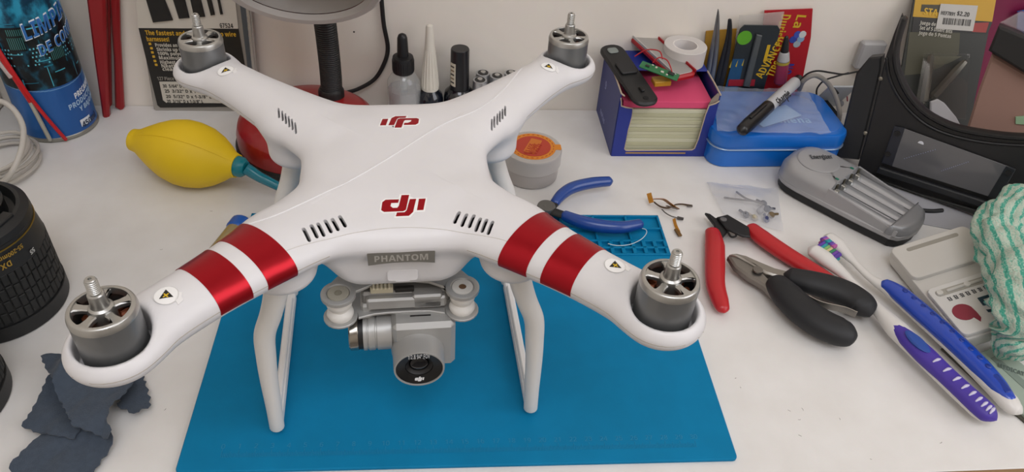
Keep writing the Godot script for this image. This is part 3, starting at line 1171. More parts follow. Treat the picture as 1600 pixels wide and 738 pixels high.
func bar(a: Vector3, b: Vector3, width: float, th: float, r: float, bevel := 0.0008, up := Vector3.UP) -> MB:
	return moved(plate(rr((b - a).length(), width, r), -th * 0.5, th * 0.5, bevel), between(a, b, up))

func bent_text(s: String, height: float, r: float, ang: float, y: float, slope: float, m: Material, parent: Node, squeeze := 1.0, lift := 0.0002) -> void:
	# lettering wrapped around an upright cylinder
	var tm := text_mesh(s, height, true, 0.0002)
	var arr := tm.get_mesh_arrays()
	var p: PackedVector3Array = arr[Mesh.ARRAY_VERTEX]
	var n: PackedVector3Array = arr[Mesh.ARRAY_NORMAL]
	for i in p.size():
		var a := ang + p[i].x * squeeze / r
		var rad := r + lift + p[i].z
		n[i] = Vector3(n[i].x * cos(a) + n[i].z * sin(a), n[i].y, -n[i].x * sin(a) + n[i].z * cos(a))
		p[i] = Vector3(sin(a) * rad, y + p[i].y * signf(squeeze) + slope * p[i].x, cos(a) * rad)
	arr[Mesh.ARRAY_VERTEX] = p
	arr[Mesh.ARRAY_NORMAL] = n
	arr[Mesh.ARRAY_TANGENT] = null
	var am := ArrayMesh.new()
	am.add_surface_from_arrays(Mesh.PRIMITIVE_TRIANGLES, arr)
	obj("lettering", am, m, parent)

func can_print() -> ImageTexture:
	# circuit-board picture printed on the can: pale blue sky, black board, cyan tracks and pads, blue foot
	var w := 1024
	var h := 512
	var im := Image.create(w, h, false, Image.FORMAT_RGB8)
	var rng := RandomNumberGenerator.new()
	rng.seed = 17
	var nz := FastNoiseLite.new()
	nz.seed = 3
	nz.frequency = 0.012
	var n2 := FastNoiseLite.new()
	n2.seed = 8
	n2.frequency = 0.03
	for x in w:
		for y in h:
			var v := nz.get_noise_2d(x, y)
			var c := Color("0f1a22")
			if y < 150:
				c = Color("2f9cc0").lerp(Color("0c3a52"), clampf(0.5 + v * 1.8, 0, 1))
			elif y < 345:
				c = Color("0c1318").lerp(Color("18566e"), clampf(v * 1.6 + 0.12 + n2.get_noise_2d(x, y) * 0.5, 0, 1))
			else:
				c = Color("2558a0").lerp(Color("2a6fb4"), clampf((x % 512) / 512.0, 0, 1))
			im.set_pixel(x, y, c)
	for k in 70:
		var x := rng.randi_range(0, w - 1)
		var y := rng.randi_range(120, 320)
		var l := rng.randi_range(20, 90)
		var c := Color("4fc3dd") if rng.randf() < 0.6 else Color("1e7f9c")
		var t := rng.randi_range(2, 4)
		if rng.randf() < 0.5:
			im.fill_rect(Rect2i(x, y, t, mini(l, 340 - y)), c)
		else:
			im.fill_rect(Rect2i(x, y, l, t), c)
	for gx in range(0, w, 14):
		for gy in range(215, 275, 12):
			if nz.get_noise_2d(gx * 1.3, gy) > -0.1:
				im.fill_rect(Rect2i(gx + (gy / 12) % 2 * 6, gy, 6, 5), Color("6fd0e4"))
	for k in 14:
		var x := rng.randi_range(0, w - 90)
		var y := rng.randi_range(150, 230)
		im.fill_rect(Rect2i(x, y, 70, 46), Color("0a0f13"))
		for j in 8:
			im.fill_rect(Rect2i(x + 5 + j * 8, y + 5, 3, 36), Color("4a8f8c"))
	for x in w:
		var edge := 345 + int(6 * sin(x * TAU / w * 2.0))
		im.fill_rect(Rect2i(x, edge, 1, 3), Color("6f9fd0"))
	return ImageTexture.create_from_image(im)

func things_back() -> void:
	spray_can()
	back_left()
	lamp()
	bottles()
	note_box()
	tin_and_packs()

func spray_can() -> void:
	var can = thing("spray_can", "blue contact cleaner spray can with circuit board picture", "spray can", Vector3(-0.334, 0, -0.300))
	var pm := StandardMaterial3D.new()
	pm.albedo_texture = can_print()
	pm.roughness = 0.32
	pm.metallic = 0.25
	obj("body", lathe(vv([0.0325, 0.0035, 0.0327, 0.16]), 48), pm, can)
	obj("base_rim", lathe(vv([0.0, 0.001, 0.0315, 0.0, 0.0334, 0.0012, 0.0334, 0.0032, 0.0325, 0.0044, 0.0, 0.0044]), 48), mt("9b9a92", 0.35, 0.7), can)
	obj("shoulder", lathe(vv([0.0334, 0.1595, 0.0334, 0.1615, 0.031, 0.166, 0.022, 0.176, 0.014, 0.18, 0.0, 0.18]), 48), mt("b0b0ac", 0.3, 0.8), can)
	obj("cap", lathe(vv([0.0, 0.18, 0.0125, 0.18, 0.0125, 0.20, 0.0, 0.202]), 24), mt("1d4f9a", 0.4), can)
	var shadow_ink := mt("16386e", 0.5)
	var ink := mt("e6ecf2", 0.5)
	var blue := mt("2a6ab0", 0.5)
	bent_text("LIMPIA", 0.0150, 0.0327, 0.34, 0.1085, 0.13, ink, can, 0.66, 0.0002)
	bent_text("LIMPIA", 0.0130, 0.0327, 0.356, 0.1085, 0.145, blue, can, 0.735, 0.0005)
	bent_text("DE CONTACTOS", 0.0102, 0.0327, 0.56, 0.0905, 0.13, ink, can, 0.70, 0.0002)
	bent_text("DE CONTACTOS", 0.0090, 0.0327, 0.570, 0.0905, 0.145, blue, can, 0.785, 0.0005)
	bent_text("PRECAUCION", 0.0054, 0.0327, 1.06, 0.0395, 0.1, ink, can, 0.75)
	bent_text("PRODUCTO INFLAMABLE", 0.0050, 0.0327, 0.80, 0.0315, 0.1, mt("a9c6e2", 0.5), can, 0.9)
	bent_text("Y BAJO PRESION", 0.0046, 0.0327, 1.10, 0.0255, 0.1, mt("a9c6e2", 0.5), can, 0.9)
	var lab := MB.new()
	for k in 6:
		var a0 := 0.98 + 0.06 * k
		var a1 := a0 + 0.06
		lab.quad(lab.vert(Vector3(sin(a0), 0, cos(a0)) * 0.0330 + Vector3(0, 0.0085, 0)), lab.vert(Vector3(sin(a1), 0, cos(a1)) * 0.0330 + Vector3(0, 0.0090, 0)), lab.vert(Vector3(sin(a1), 0, cos(a1)) * 0.0330 + Vector3(0, 0.0160, 0)), lab.vert(Vector3(sin(a0), 0, cos(a0)) * 0.0330 + Vector3(0, 0.0155, 0)))
	obj("volume_label", lab, ink, can)
	bent_text("450ml", 0.0056, 0.0327, 1.00, 0.0100, 0.05, mt("20304c", 0.5), can, 0.9, 0.0006)
	# the folded red spray straw taped to the can
	var st = thing("spray_straw", "thin red spray straw taped to the side of the spray can", "straw")
	var tp := Vector3(-0.334, 0, -0.300)
	var pt := func(a: float, y: float) -> Vector3: return tp + Vector3(sin(a) * 0.0352, y, cos(a) * 0.0352)
	obj("long_tube", tube(cr([pt.call(-0.55, 0.125), pt.call(-0.28, 0.090), pt.call(-0.02, 0.055), pt.call(0.20, 0.030), pt.call(0.46, 0.003)], 6), 0.0017, 8), mt("c01a20", 0.35), st)
	obj("short_tube", tube(cr([pt.call(-0.62, 0.125), pt.call(-0.35, 0.090), pt.call(-0.12, 0.060), pt.call(-0.02, 0.045)], 6), 0.0019, 8), mt("b8181e", 0.35), st)
	obj("clear_tube", tube([pt.call(-0.02, 0.045), pt.call(0.10, 0.005)], 0.0019, 8), mt("a9a79a", 0.3), st)
	obj("tape", tube([pt.call(-0.40, 0.084), pt.call(-0.22, 0.070)], 0.0042, 10, 0.45), clear("d8c8c0", 0.45), st)

func back_left() -> void:
	var t = thing("red_handled_tool", "red plastic tool standing against the wall beside the spray can", "tool")
	var r1 := mt("8f1219", 0.4)
	obj("handle", panel([Vector2(-0.2789, 0.1354), Vector2(-0.2622, 0.1359), Vector2(-0.2756, 0.0812), Vector2(-0.2946, -0.0023), Vector2(-0.2974, -0.0060), Vector2(-0.3006, -0.0023), Vector2(-0.2910, 0.0615)], -0.320, 0.008, 0.002), r1, t)
	obj("handle", panel([Vector2(-0.2647, 0.1317), Vector2(-0.2554, 0.1320), Vector2(-0.2684, 0.0764), Vector2(-0.2837, 0.0020), Vector2(-0.2871, -0.0017), Vector2(-0.2920, 0.0026), Vector2(-0.2793, 0.0565)], -0.3325, 0.007, 0.002), r1, t)
	obj("inner_edge", panel([Vector2(-0.2639, 0.1342), Vector2(-0.2617, 0.1342), Vector2(-0.2926, 0.0077), Vector2(-0.2949, 0.0055)], -0.3255, 0.004, 0.0005), mt("7a1015", 0.5), t)
	# hanging pack of heat-shrink tubing
	var p = thing("heat_shrink_pack", "clear retail pack of black heat-shrink tubing leaning on the wall", "pack")
	var z0 := -0.3260
	obj("clamshell", panel([Vector2(-0.2424, 0.1335), Vector2(-0.1436, 0.1361), Vector2(-0.1481, 0.0297), Vector2(-0.1528, -0.0023), Vector2(-0.2521, -0.0019), Vector2(-0.2551, 0.0011)], z0 - 0.004, 0.004, 0.0008), mt("9a958d", 0.35), p)
	obj("upper_card", panel([Vector2(-0.2413, 0.1335), Vector2(-0.1558, 0.1358), Vector2(-0.1589, 0.0899), Vector2(-0.2484, 0.0887)], z0, 0.0012), mt("cdc7bb", 0.6), p)
	obj("lower_card", panel([Vector2(-0.2484, 0.0887), Vector2(-0.1589, 0.0899), Vector2(-0.1590, 0.0065), Vector2(-0.2477, 0.0041), Vector2(-0.2501, 0.0069)], z0, 0.0012), mt("1b1916", 0.5), p)
	obj("window_strip", panel([Vector2(-0.1525, 0.1359), Vector2(-0.1469, 0.1360), Vector2(-0.1550, 0.0080), Vector2(-0.1588, 0.0080)], z0, 0.0010), mt("4e555c", 0.4), p)
	obj("clear_edge", panel([Vector2(-0.1464, 0.1361), Vector2(-0.1425, 0.1362), Vector2(-0.1514, -0.0008), Vector2(-0.1551, -0.0009)], z0, 0.006, 0.001), clear("d8d4cc", 0.35), p)
	for q in [[Vector2(-0.2355, 0.1341), Vector2(-0.2209, 0.1345), Vector2(-0.2155, 0.0977), Vector2(-0.2337, 0.0951)], [Vector2(-0.2127, 0.1347), Vector2(-0.2012, 0.1350), Vector2(-0.2003, 0.1005), Vector2(-0.2098, 0.0994)], [Vector2(-0.1963, 0.1351), Vector2(-0.1875, 0.1354), Vector2(-0.1862, 0.1018), Vector2(-0.1960, 0.1009)], [Vector2(-0.1826, 0.1355), Vector2(-0.1782, 0.1356), Vector2(-0.1771, 0.1038), Vector2(-0.1809, 0.1031)], [Vector2(-0.1727, 0.1358), Vector2(-0.1705, 0.1358), Vector2(-0.1699, 0.1046), Vector2(-0.1722, 0.1042)]]:
		obj("shrink_tube", panel(q, z0 + 0.0012, 0.0022, 0.0006), mt("191817", 0.45), p)
	var yel := mt("d2a52a", 0.5)
	var wht := mt("c9c4b8", 0.5)
	var blk := mt("2a2824", 0.6)
	var f := z0 + 0.0013
	var rz := Vector3(0, 0, 0.0)
	var at := func(q: Vector2) -> Vector3: return Vector3(q.x, q.y, f)
	lettering("The fastest and easiest way to wire", 0.0044, yel, p, at.call(Vector2(-0.2435, 0.0856) + Vector2(0, -0.0015)), rz, true, 0.0815)
	lettering("harnesses!", 0.0044, yel, p, at.call(Vector2(-0.2439, 0.0793) + Vector2(0, -0.0015)), rz, true, 0.020)
	var rows := ["Provides an insulated seal", "Shrinks up to half its size", "100% polyolefin tubing", "Maximum protection", "Highest operating range", "Neatly organized in a", "clear box"]
	var px := [Vector2(-0.2418, 0.0735), Vector2(-0.2414, 0.0690), Vector2(-0.2416, 0.0647), Vector2(-0.2414, 0.0604), Vector2(-0.2413, 0.0558), Vector2(-0.2411, 0.0518), Vector2(-0.2407, 0.0484)]
	for k in rows.size():
		if k < 6:
			obj("bullet", panel(rr(0.0024, 0.0024, 0.0004, 2, px[k] + Vector2(0, -0.0004)), z0 + 0.0012, 0.0003), yel, p)
		lettering(rows[k], 0.0027, wht, p, at.call(px[k] + Vector2(0.0042, -0.0016)), rz, true, 0.0 if k > 4 else 0.045)
	lettering("67524", 0.0044, blk, p, at.call(Vector2(-0.1752, 0.0921) + Vector2(0, 0.0006)), rz, true, 0.012)
	lettering("127 Piece Set", 0.0036, mt("8f8a80", 0.6), p, at.call(Vector2(-0.2437, 0.0378) + Vector2(0, -0.0012)), rz, true, 0.022)
	obj("size_table", panel([Vector2(-0.2423, 0.0333), Vector2(-0.1620, 0.0344), Vector2(-0.1606, 0.0123), Vector2(-0.1634, 0.0101), Vector2(-0.2409, 0.0099), Vector2(-0.2433, 0.0128)], z0 + 0.0012, 0.0003), mt("c3bdb0", 0.6), p)
	var sz := ["30  5/64\" D x 1-3/8\" L", "25  3/32\" D x 1-3/8\" L     8  3/8\" D x", "20  5/32\" D x 1-3/8\" L     8  1/2\" D x", "20  3/16\" D x 1-3/8\" L"]
	var py := [Vector2(-0.2401, 0.0298), Vector2(-0.2396, 0.0242), Vector2(-0.2397, 0.0182), Vector2(-0.2400, 0.0128)]
	for k in 4:
		lettering(sz[k], 0.0030, blk, p, at.call(py[k] + Vector2(0, -0.0012)) + Vector3(0, 0, 0.0003), rz, true, [0.0345, 0.070, 0.070, 0.0345][k])
	# coiled white cable
	var cab := MB.new()
	var rng := RandomNumberGenerator.new()
	rng.seed = 6
	for k in 4:
		var pts := []
		var cc: Vector3 = Vector3(-0.3609, 0.0020, -0.2318) + Vector3(rng.randf_range(-0.006, 0.006), 0.0024 + 0.0044 * k, rng.randf_range(-0.006, 0.006))
		var rx := rng.randf_range(0.024, 0.029)
		for j in 25:
			var a := TAU * j / 24.0
			pts.append(cc + Vector3(cos(a) * rx, sin(a * 2.0 + k) * 0.001, sin(a) * rx * 1.25))
		cab.add(tube(pts, 0.0017, 8))
	cab.add(tube(cr([Vector3(-0.3478, 0.0040, -0.1977), Vector3(-0.3328, 0.0180, -0.1951), Vector3(-0.3271, 0.0300, -0.2109), Vector3(-0.3295, 0.0400, -0.2303), Vector3(-0.3383, 0.0500, -0.2430), Vector3(-0.3506, 0.0550, -0.2492), Vector3(-0.3704, 0.0500, -0.2551)], 8), 0.0024, 10))
	solid("coiled_cable", "coiled off-white cable on the bench left of the spray can", "cable", cab, mt("bdb8b0", 0.45))

func lamp() -> void:
	var c := Vector3(-0.096, 0, -0.267)
	var l = thing("desk_lamp", "red desk lamp with black gooseneck behind the drone", "lamp", c)
	var red := mt("97141a", 0.35, 0.0, 0.3)
	obj("foot_ring", lathe(vv([0.0, 0.0, 0.0655, 0.0, 0.0672, 0.002, 0.0672, 0.008, 0.0655, 0.010, 0.0, 0.010]), 56), mt("151414", 0.5), l)
	obj("base", lathe(vv([0.0650, 0.010, 0.0648, 0.020, 0.0625, 0.028, 0.055, 0.0335, 0.040, 0.0365, 0.0, 0.038]), 56), red, l)
	# ribbed neck
	var path := cr([Vector3(0.0205, 0.034, -0.030), Vector3(0.0215, 0.055, -0.031), Vector3(0.0215, 0.080, -0.032), Vector3(0.0208, 0.110, -0.033), Vector3(0.019, 0.150, -0.030), Vector3(0.015, 0.19, -0.018)], 14)
	var dark := mt("141414", 0.5)
	obj("neck", tube(path, 0.0088, 20, 1.0, Vector3(0, 0, 1)), dark, l)
	var ribs := MB.new()
	for i in range(1, path.size() - 1):
		var p: Vector3 = path[i]
		var d: Vector3 = (path[i + 1] - path[i - 1]).normalized()
		ribs.add(tube([p - d * 0.0003, p + d * 0.0003], 0.0102, 20, 1.0, Vector3(0, 0, 1)))
	obj("neck_ribs", ribs, dark, l).set_meta("kind", "stuff")
	obj("neck_collar", lathe(vv([0.0, 0.03, 0.0122, 0.03, 0.0122, 0.042, 0.0105, 0.045, 0.0, 0.045]), 28), dark, l, Vector3(0.0205, 0, -0.030))
	# shade: opening looks down and forward
	var hb := Basis.from_euler(Vector3(-0.90, 0.15, -0.12))
	var ho := Vector3(0.018, 0.181, 0.0545)
	var sh := obj("shade", lathe(vv([0.0590, 0.0, 0.0608, 0.0, 0.0615, 0.004, 0.058, 0.030, 0.045, 0.065, 0.028, 0.085, 0.0, 0.088, 0.0, 0.085, 0.026, 0.081, 0.043, 0.062, 0.0565, 0.028, 0.0590, 0.004, 0.0590, 0.0]), 48), red, l)
	sh.transform = Transform3D(hb, ho)
	obj("shade_rim", lathe(vv([0.0530, 0.003, 0.0555, -0.0012, 0.0600, -0.0022, 0.0622, -0.0004, 0.0625, 0.003, 0.0560, 0.005, 0.0530, 0.003]), 48), mt("b9b1aa", 0.45), sh)
	obj("reflector", lathe(vv([0.0535, 0.004, 0.050, 0.020, 0.036, 0.034, 0.02, 0.04, 0.0, 0.04, 0.0, 0.042, 0.037, 0.036, 0.052, 0.02, 0.0535, 0.004]), 40), mt("a39b94", 0.4), sh)
	obj("bulb", ball(0.030, Vector3(0, 0.026, 0), Vector3(1, 0.7, 1), 28), mt("d8dcda", 0.25), sh)
	# power cord up the wall
	solid("lamp_cord", "flat black lamp cord hanging down the wall behind the lamp", "cord", tube(cr([Vector3(-0.0275, 0.30, -0.331), Vector3(-0.0262, 0.15, -0.331), Vector3(-0.0255, 0.1122, -0.3310), Vector3(-0.0246, 0.0930, -0.3310), Vector3(-0.0220, 0.0698, -0.3310), Vector3(-0.0265, 0.0525, -0.3310), Vector3(-0.0368, 0.0354, -0.3310), Vector3(-0.0530, 0.0255, -0.3290), Vector3(-0.066, 0.0225, -0.326)], 8), 0.0021, 10, 0.7, Vector3(0, 0, 1)), mt("151515", 0.5))

func bottles() -> void:
	var glass := clear("dfe3e2", 0.22, 0.05)
	var d = thing("dropper_bottle", "clear glass dropper bottle with black rubber bulb", "bottle", Vector3(-0.0068, 0, -0.309))
	obj("glass", lathe(vv([0.0, 0.0, 0.0155, 0.0, 0.0165, 0.0015, 0.0165, 0.040, 0.0155, 0.048, 0.0115, 0.0540, 0.0085, 0.056, 0.0085, 0.060]), 36), glass, d)
	obj("liquid", lathe(vv([0.0, 0.0015, 0.0150, 0.0015, 0.0152, 0.039, 0.0, 0.039]), 32), clear("a9a5a6", 0.5, 0.05), d)
	obj("pipette", lathe(vv([0.0, 0.006, 0.0018, 0.006, 0.0036, 0.02, 0.0036, 0.058, 0.0, 0.058]), 16), clear("b9bcbc", 0.6, 0.05), d)
	var blk := mt("131315", 0.45)
	var col := lathe(vv([0.0, 0.0565, 0.0098, 0.0565, 0.0103, 0.0575, 0.0103, 0.070, 0.0097, 0.0725, 0.0060, 0.0735, 0.0, 0.0735]), 32)
	for k in 30:
		var a := TAU * k / 30.0
		col.add(box(Vector3(0.0006, 0.011, 0.0008), 0.0002, Vector3(cos(a) * 0.0103, 0.0640, sin(a) * 0.0103), Vector3(0, -a, 0)))
	obj("collar", col, blk, d)
	obj("bulb", lathe(vv([0.0, 0.0735, 0.0056, 0.0735, 0.0054, 0.076, 0.0050, 0.086, 0.0048, 0.0915, 0.0036, 0.0945, 0.0018, 0.0957, 0.0, 0.0960]), 24), blk, d)
	var w = thing("glue_bottle", "small dark bottle with long tapered white cap", "bottle", Vector3(0.0186, 0, -0.3115))
	obj("glass", lathe(vv([0.0, 0.0, 0.0120, 0.0, 0.0130, 0.001, 0.0130, 0.026, 0.0120, 0.031, 0.0085, 0.035, 0.0075, 0.038, 0.0, 0.038]), 32), mt("10141f", 0.12, 0.0, 0.5), w)
	var cap := lathe(vv([0.0, 0.0370, 0.0084, 0.0370, 0.0086, 0.0380, 0.0072, 0.055, 0.0054, 0.075, 0.0040, 0.092, 0.0036, 0.1010, 0.0030, 0.1035, 0.0012, 0.1045, 0.0, 0.1046]), 32)
	for k in 16:
		var a := TAU * k / 16.0
		cap.add(tube([Vector3(cos(a) * 0.0083, 0.040, sin(a) * 0.0083), Vector3(cos(a) * 0.0066, 0.062, sin(a) * 0.0066), Vector3(cos(a) * 0.0050, 0.079, sin(a) * 0.0050)], [0.0007, 0.0006, 0.0003], 6, 1.0, Vector3(1, 0, 0.2)))
	obj("cap", cap, mt("d6d0c4", 0.5), w)
	var b = thing("polish_bottle", "black varnish bottle with cylindrical black cap", "bottle", Vector3(0.0475, 0, -0.3115))
	obj("glass", lathe(vv([0.0, 0.0, 0.0145, 0.0, 0.0155, 0.001, 0.0155, 0.028, 0.0145, 0.034, 0.0100, 0.0385, 0.0, 0.0385]), 32), mt("0d1017", 0.12, 0.0, 0.5), b)
	obj("cap", lathe(vv([0.0, 0.038, 0.0092, 0.038, 0.0093, 0.039, 0.0090, 0.0795, 0.0084, 0.0806, 0.0, 0.0806]), 32), mt("17171a", 0.3), b)
	var lab := MB.new()
	for k in 6:
		var a0 := -1.25 + 0.13 * k
		var a1 := a0 + 0.13
		lab.quad(lab.vert(Vector3(sin(a0), 0, cos(a0)) * 0.0095 + Vector3(0, 0.0435, 0)), lab.vert(Vector3(sin(a1), 0, cos(a1)) * 0.0095 + Vector3(0, 0.0435, 0)), lab.vert(Vector3(sin(a1), 0, cos(a1)) * 0.0095 + Vector3(0, 0.0680, 0)), lab.vert(Vector3(sin(a0), 0, cos(a0)) * 0.0095 + Vector3(0, 0.0680, 0)))
	obj("label", lab, mt("cdc6b4", 0.6), b)
	for k in 5:
		obj("label_print", turned(box(Vector3(0.0045, 0.0014, 0.0004), 0.0), Vector3(sin(-0.86) * 0.0096, 0.0475 + 0.0042 * k, cos(-0.86) * 0.0096), Vector3(0, -0.86, 0)), mt("7c6a56" if k % 2 else "3a3834", 0.6), b)
	# four AA cells standing in a group
	var spots := [[Vector3(0.0711, 0.0505, -0.3228), "steel AA battery at the back left of the group by the black bottle"], [Vector3(0.0673, 0.0505, -0.3085), "steel AA battery nearest the black bottle, front of the group"], [Vector3(0.0848, 0.0505, -0.3173), "steel AA battery in the middle of the group behind the drone"], [Vector3(0.0993, 0.0505, -0.3236), "rightmost steel AA battery of the group behind the drone"]]
	var proto: Node3D = null
	for s in spots:
		var at := Vector3(s[0].x, 0, maxf(s[0].z, -0.3275))
		if proto == null:
			proto = thing("battery", s[1], "battery", at, 0.0, "AA batteries standing by the wall")
			obj("can", lathe(vv([0.0, 0.0, 0.0066, 0.0, 0.0071, 0.0008, 0.0071, 0.0480, 0.0068, 0.0488, 0.0058, 0.0490, 0.0, 0.0490]), 28), mt("b8b9bb", 0.3, 0.8), proto)
			obj("top_seal", lathe(vv([0.0, 0.0490, 0.0052, 0.0490, 0.0052, 0.0493, 0.0, 0.0493]), 24), mt("24221f", 0.5), proto)
			obj("terminal", lathe(vv([0.0, 0.0492, 0.0027, 0.0492, 0.0026, 0.0503, 0.0022, 0.0506, 0.0, 0.0506]), 20), mt("c9c8c4", 0.25, 0.9), proto)
		else:
			var c: Node3D = proto.duplicate()
			c.name = numbered("battery")
			add_child(c)
			c.position = at
			c.set_meta("label", s[1])

func note_box() -> void:
	var b = thing("note_cube_box", "blue cardboard note box with torn front, full of paper", "box", Vector3(0.2416, 0, -0.2925))
	var blue := mt("1d2f86", 0.45)
	var side := mt("1b2a72", 0.45)
	var raw := mt("b9a894", 0.8)
	var hw := 0.0472
	var hd := 0.0422
	obj("bottom", box(Vector3(2 * hw, 0.001, 2 * hd), 0.0002, Vector3(0, 0.0006, 0)), blue, b)
	obj("side_panel", box(Vector3(0.0014, 0.0690, 2 * hd), 0.0003, Vector3(-hw, 0.0345, 0)), side, b)
	obj("side_panel", box(Vector3(0.0014, 0.0680, 2 * hd), 0.0003, Vector3(hw, 0.0340, 0)), side, b)
	obj("back_panel", box(Vector3(2 * hw, 0.069, 0.0014), 0.0003, Vector3(0, 0.0345, -hd)), side, b)
	obj("top_panel", box(Vector3(2 * hw, 0.0012, 0.040), 0.0003, Vector3(0, 0.0692, -hd + 0.020)), blue, b)
	# front with its torn window
	var front := panel(vv([-hw, 0.0, hw, 0.0, hw, 0.060, 0.0385, 0.0575, 0.0375, 0.049, 0.0365, 0.020, 0.035, 0.0090, 0.0325, 0.0072, -0.0335, 0.0062, -0.0355, 0.0085, -0.0352, 0.0300, -0.0340, 0.0440, -0.0345, 0.0535, -0.0410, 0.0545, -0.0455, 0.0560, -hw, 0.064]), hd, 0.0014, 0.0002)
	obj("front_panel", front, blue, b)
	obj("torn_edge", tube(vv3([-hw, 0.0645, hd + 0.0007, -0.0455, 0.0565, hd + 0.0012, -0.041, 0.0550, hd + 0.0012, -0.0345, 0.0540, hd + 0.0009, -0.0338, 0.0440, hd + 0.0009, -0.0350, 0.0300, hd + 0.0009, -0.0353, 0.0088, hd + 0.0009, -0.0333, 0.0066, hd + 0.0009, 0.0325, 0.0076, hd + 0.0009, 0.0348, 0.0094, hd + 0.0009, 0.0363, 0.0200, hd + 0.0009, 0.0373, 0.0490, hd + 0.0009, 0.0383, 0.0580, hd + 0.0012, 0.0440, 0.0602, hd + 0.0012, hw, 0.0625, hd + 0.0007]), 0.0007, 6), raw, b)
	obj("torn_flap", panel(vv([0.0385, 0.0575, hw, 0.060, hw + 0.0006, 0.0685, 0.0445, 0.0700, 0.0400, 0.0640]), hd - 0.0012, 0.0010), mt("8f8276", 0.8), b)
	obj("torn_rim", tube(vv3([-hw, 0.0695, hd - 0.046, -hw, 0.0695, hd - 0.02, -hw, 0.0690, hd, -0.0440, 0.0665, hd]), 0.0008, 6), raw, b)
	obj("torn_rim", tube(vv3([hw, 0.0690, hd - 0.046, hw, 0.0695, hd - 0.02, hw + 0.0004, 0.0685, hd]), 0.0008, 6), raw, b)
	obj("gold_line", box(Vector3(0.060, 0.0013, 0.0004), 0.0, Vector3(-0.0035, 0.0042, hd + 0.0016)), mt("b08a4a", 0.45), b)
	lettering("9", 0.0085, mt("8a8fb8", 0.6), b, Vector3(-hw - 0.0009, 0.044, -0.020), Vector3(0, -PI / 2, 0), true)
	lettering("notas", 0.0065, mt("8a8fb8", 0.6), b, Vector3(-hw - 0.0009, 0.012, -0.024), Vector3(0, -PI / 2, 0), true)
	# paper inside: cream block in uneven layers and pink sheets on top
	var rng := RandomNumberGenerator.new()
	rng.seed = 2
	var p = thing("paper_block", "cream note paper stack inside the blue box", "paper", Vector3(0.2416, 0.0016, -0.2925))
	var tones := ["bdbb9c", "c3c1a4", "b6b494", "c6c4aa"]
	for k in 12:
		obj("sheets", box(Vector3(0.0865 - rng.randf() * 0.0012, 0.0040, 0.078 - rng.randf() * 0.0012), 0.0003, Vector3(rng.randf_range(-0.0006, 0.0006), 0.0021 + 0.0041 * k, 0.0006 + rng.randf_range(-0.0006, 0.0006))), mt(tones[k % 4], 0.85), p)
	solid("pink_notes", "bright pink note sheets on top of the cream paper", "paper", box(Vector3(0.0860, 0.0070, 0.0775), 0.0004), mt("d84a72", 0.8), Vector3(0.2416, 0.0556, -0.2920))
	# loose parts lying on the box
	var blk := mt("161617", 0.5)
	var a0: Vector3 = Vector3(0.1942, 0.0790, -0.3251)
	var a1: Vector3 = Vector3(0.2174, 0.0660, -0.2345)
	var cv = thing("device_cover", "long black plastic device cover lying across the note box", "cover")
	obj("body", bar(a0, a1, 0.0255, 0.0050, 0.0110, 0.0016), blk, cv)
	var tf := between(a0, a1)
	var ln := (a1 - a0).length()
	obj("raised_pad", moved(plate(rr(0.018, 0.0165, 0.002), 0.0024, 0.0048, 0.0006), tf * Transform3D(Basis(), Vector3(-0.006, 0, 0))), mt("1e1e20", 0.55), cv)
	obj("grey_button", moved(plate(rr(0.0085, 0.0105, 0.003), 0.0022, 0.0036, 0.0006), tf * Transform3D(Basis(), Vector3(-ln * 0.5 + 0.0115, 0, 0.001))), mt("7d8480", 0.5), cv)
	obj("screw_hole", moved(plate(circle(0.0028, 16), 0.0022, 0.0029, 0.0002), tf * Transform3D(Basis(), Vector3(ln * 0.5 - 0.008, 0, 0))), mt("050505", 0.8), cv)
	obj("snap_hook", moved(box(Vector3(0.007, 0.003, 0.0035), 0.0006), tf * Transform3D(Basis(), Vector3(ln * 0.5 - 0.020, 0.003, -0.001))), mt("0a0a0a", 0.6), cv)
	var rc = thing("red_case_half", "red plastic case half with silver lining on the note box", "case")
	var c0: Vector3 = Vector3(0.2282, 0.0810, -0.3476)
	var c1: Vector3 = Vector3(0.2602, 0.0740, -0.2720)
	obj("shell", bar(c0, c1, 0.0265, 0.0060, 0.006, 0.0016), mt("a3161f", 0.35), rc)
	var tc := between(c0, c1)
	var lc := (c1 - c0).length()
	obj("lining", moved(plate(rr(lc - 0.006, 0.0215, 0.004), 0.0028, 0.0036, 0.0003), tc), mt("a9a6a3", 0.35, 0.5), rc)
	obj("rim", moved(box(Vector3(lc - 0.004, 0.003, 0.0012), 0.0003, Vector3(0, 0.004, -0.0120)), tc), mt("a3161f", 0.35), rc)
	obj("rim", moved(box(Vector3(lc - 0.004, 0.003, 0.0012), 0.0003, Vector3(0, 0.004, 0.0120)), tc), mt("c4c2c0", 0.35, 0.4), rc)
	var pc = thing("circuit_board", "small green circuit board with red wires on the note box", "circuit board")
	var g0: Vector3 = Vector3(0.2166, 0.0830, -0.2815)
	var g1: Vector3 = Vector3(0.2501, 0.0780, -0.2645)
	obj("board", bar(g0, g1, 0.0125, 0.0014, 0.001, 0.0003), mt("1b6b3c", 0.4), pc)
	var tg := between(g0, g1)
	for q in [[-0.012, 0.001, 0.004, 0.003], [-0.004, -0.002, 0.002, 0.002], [0.003, 0.002, 0.003, 0.002], [0.011, -0.001, 0.006, 0.005], [0.008, 0.004, 0.002, 0.0015], [-0.008, -0.004, 0.002, 0.001]]:
		obj("chip", moved(box(Vector3(q[2], 0.0012, q[3]), 0.0002, Vector3(q[0], 0.0012, q[1])), tg), mt("1d1f1d" if q[2] > 0.0035 else "c9c4b4", 0.5), pc)
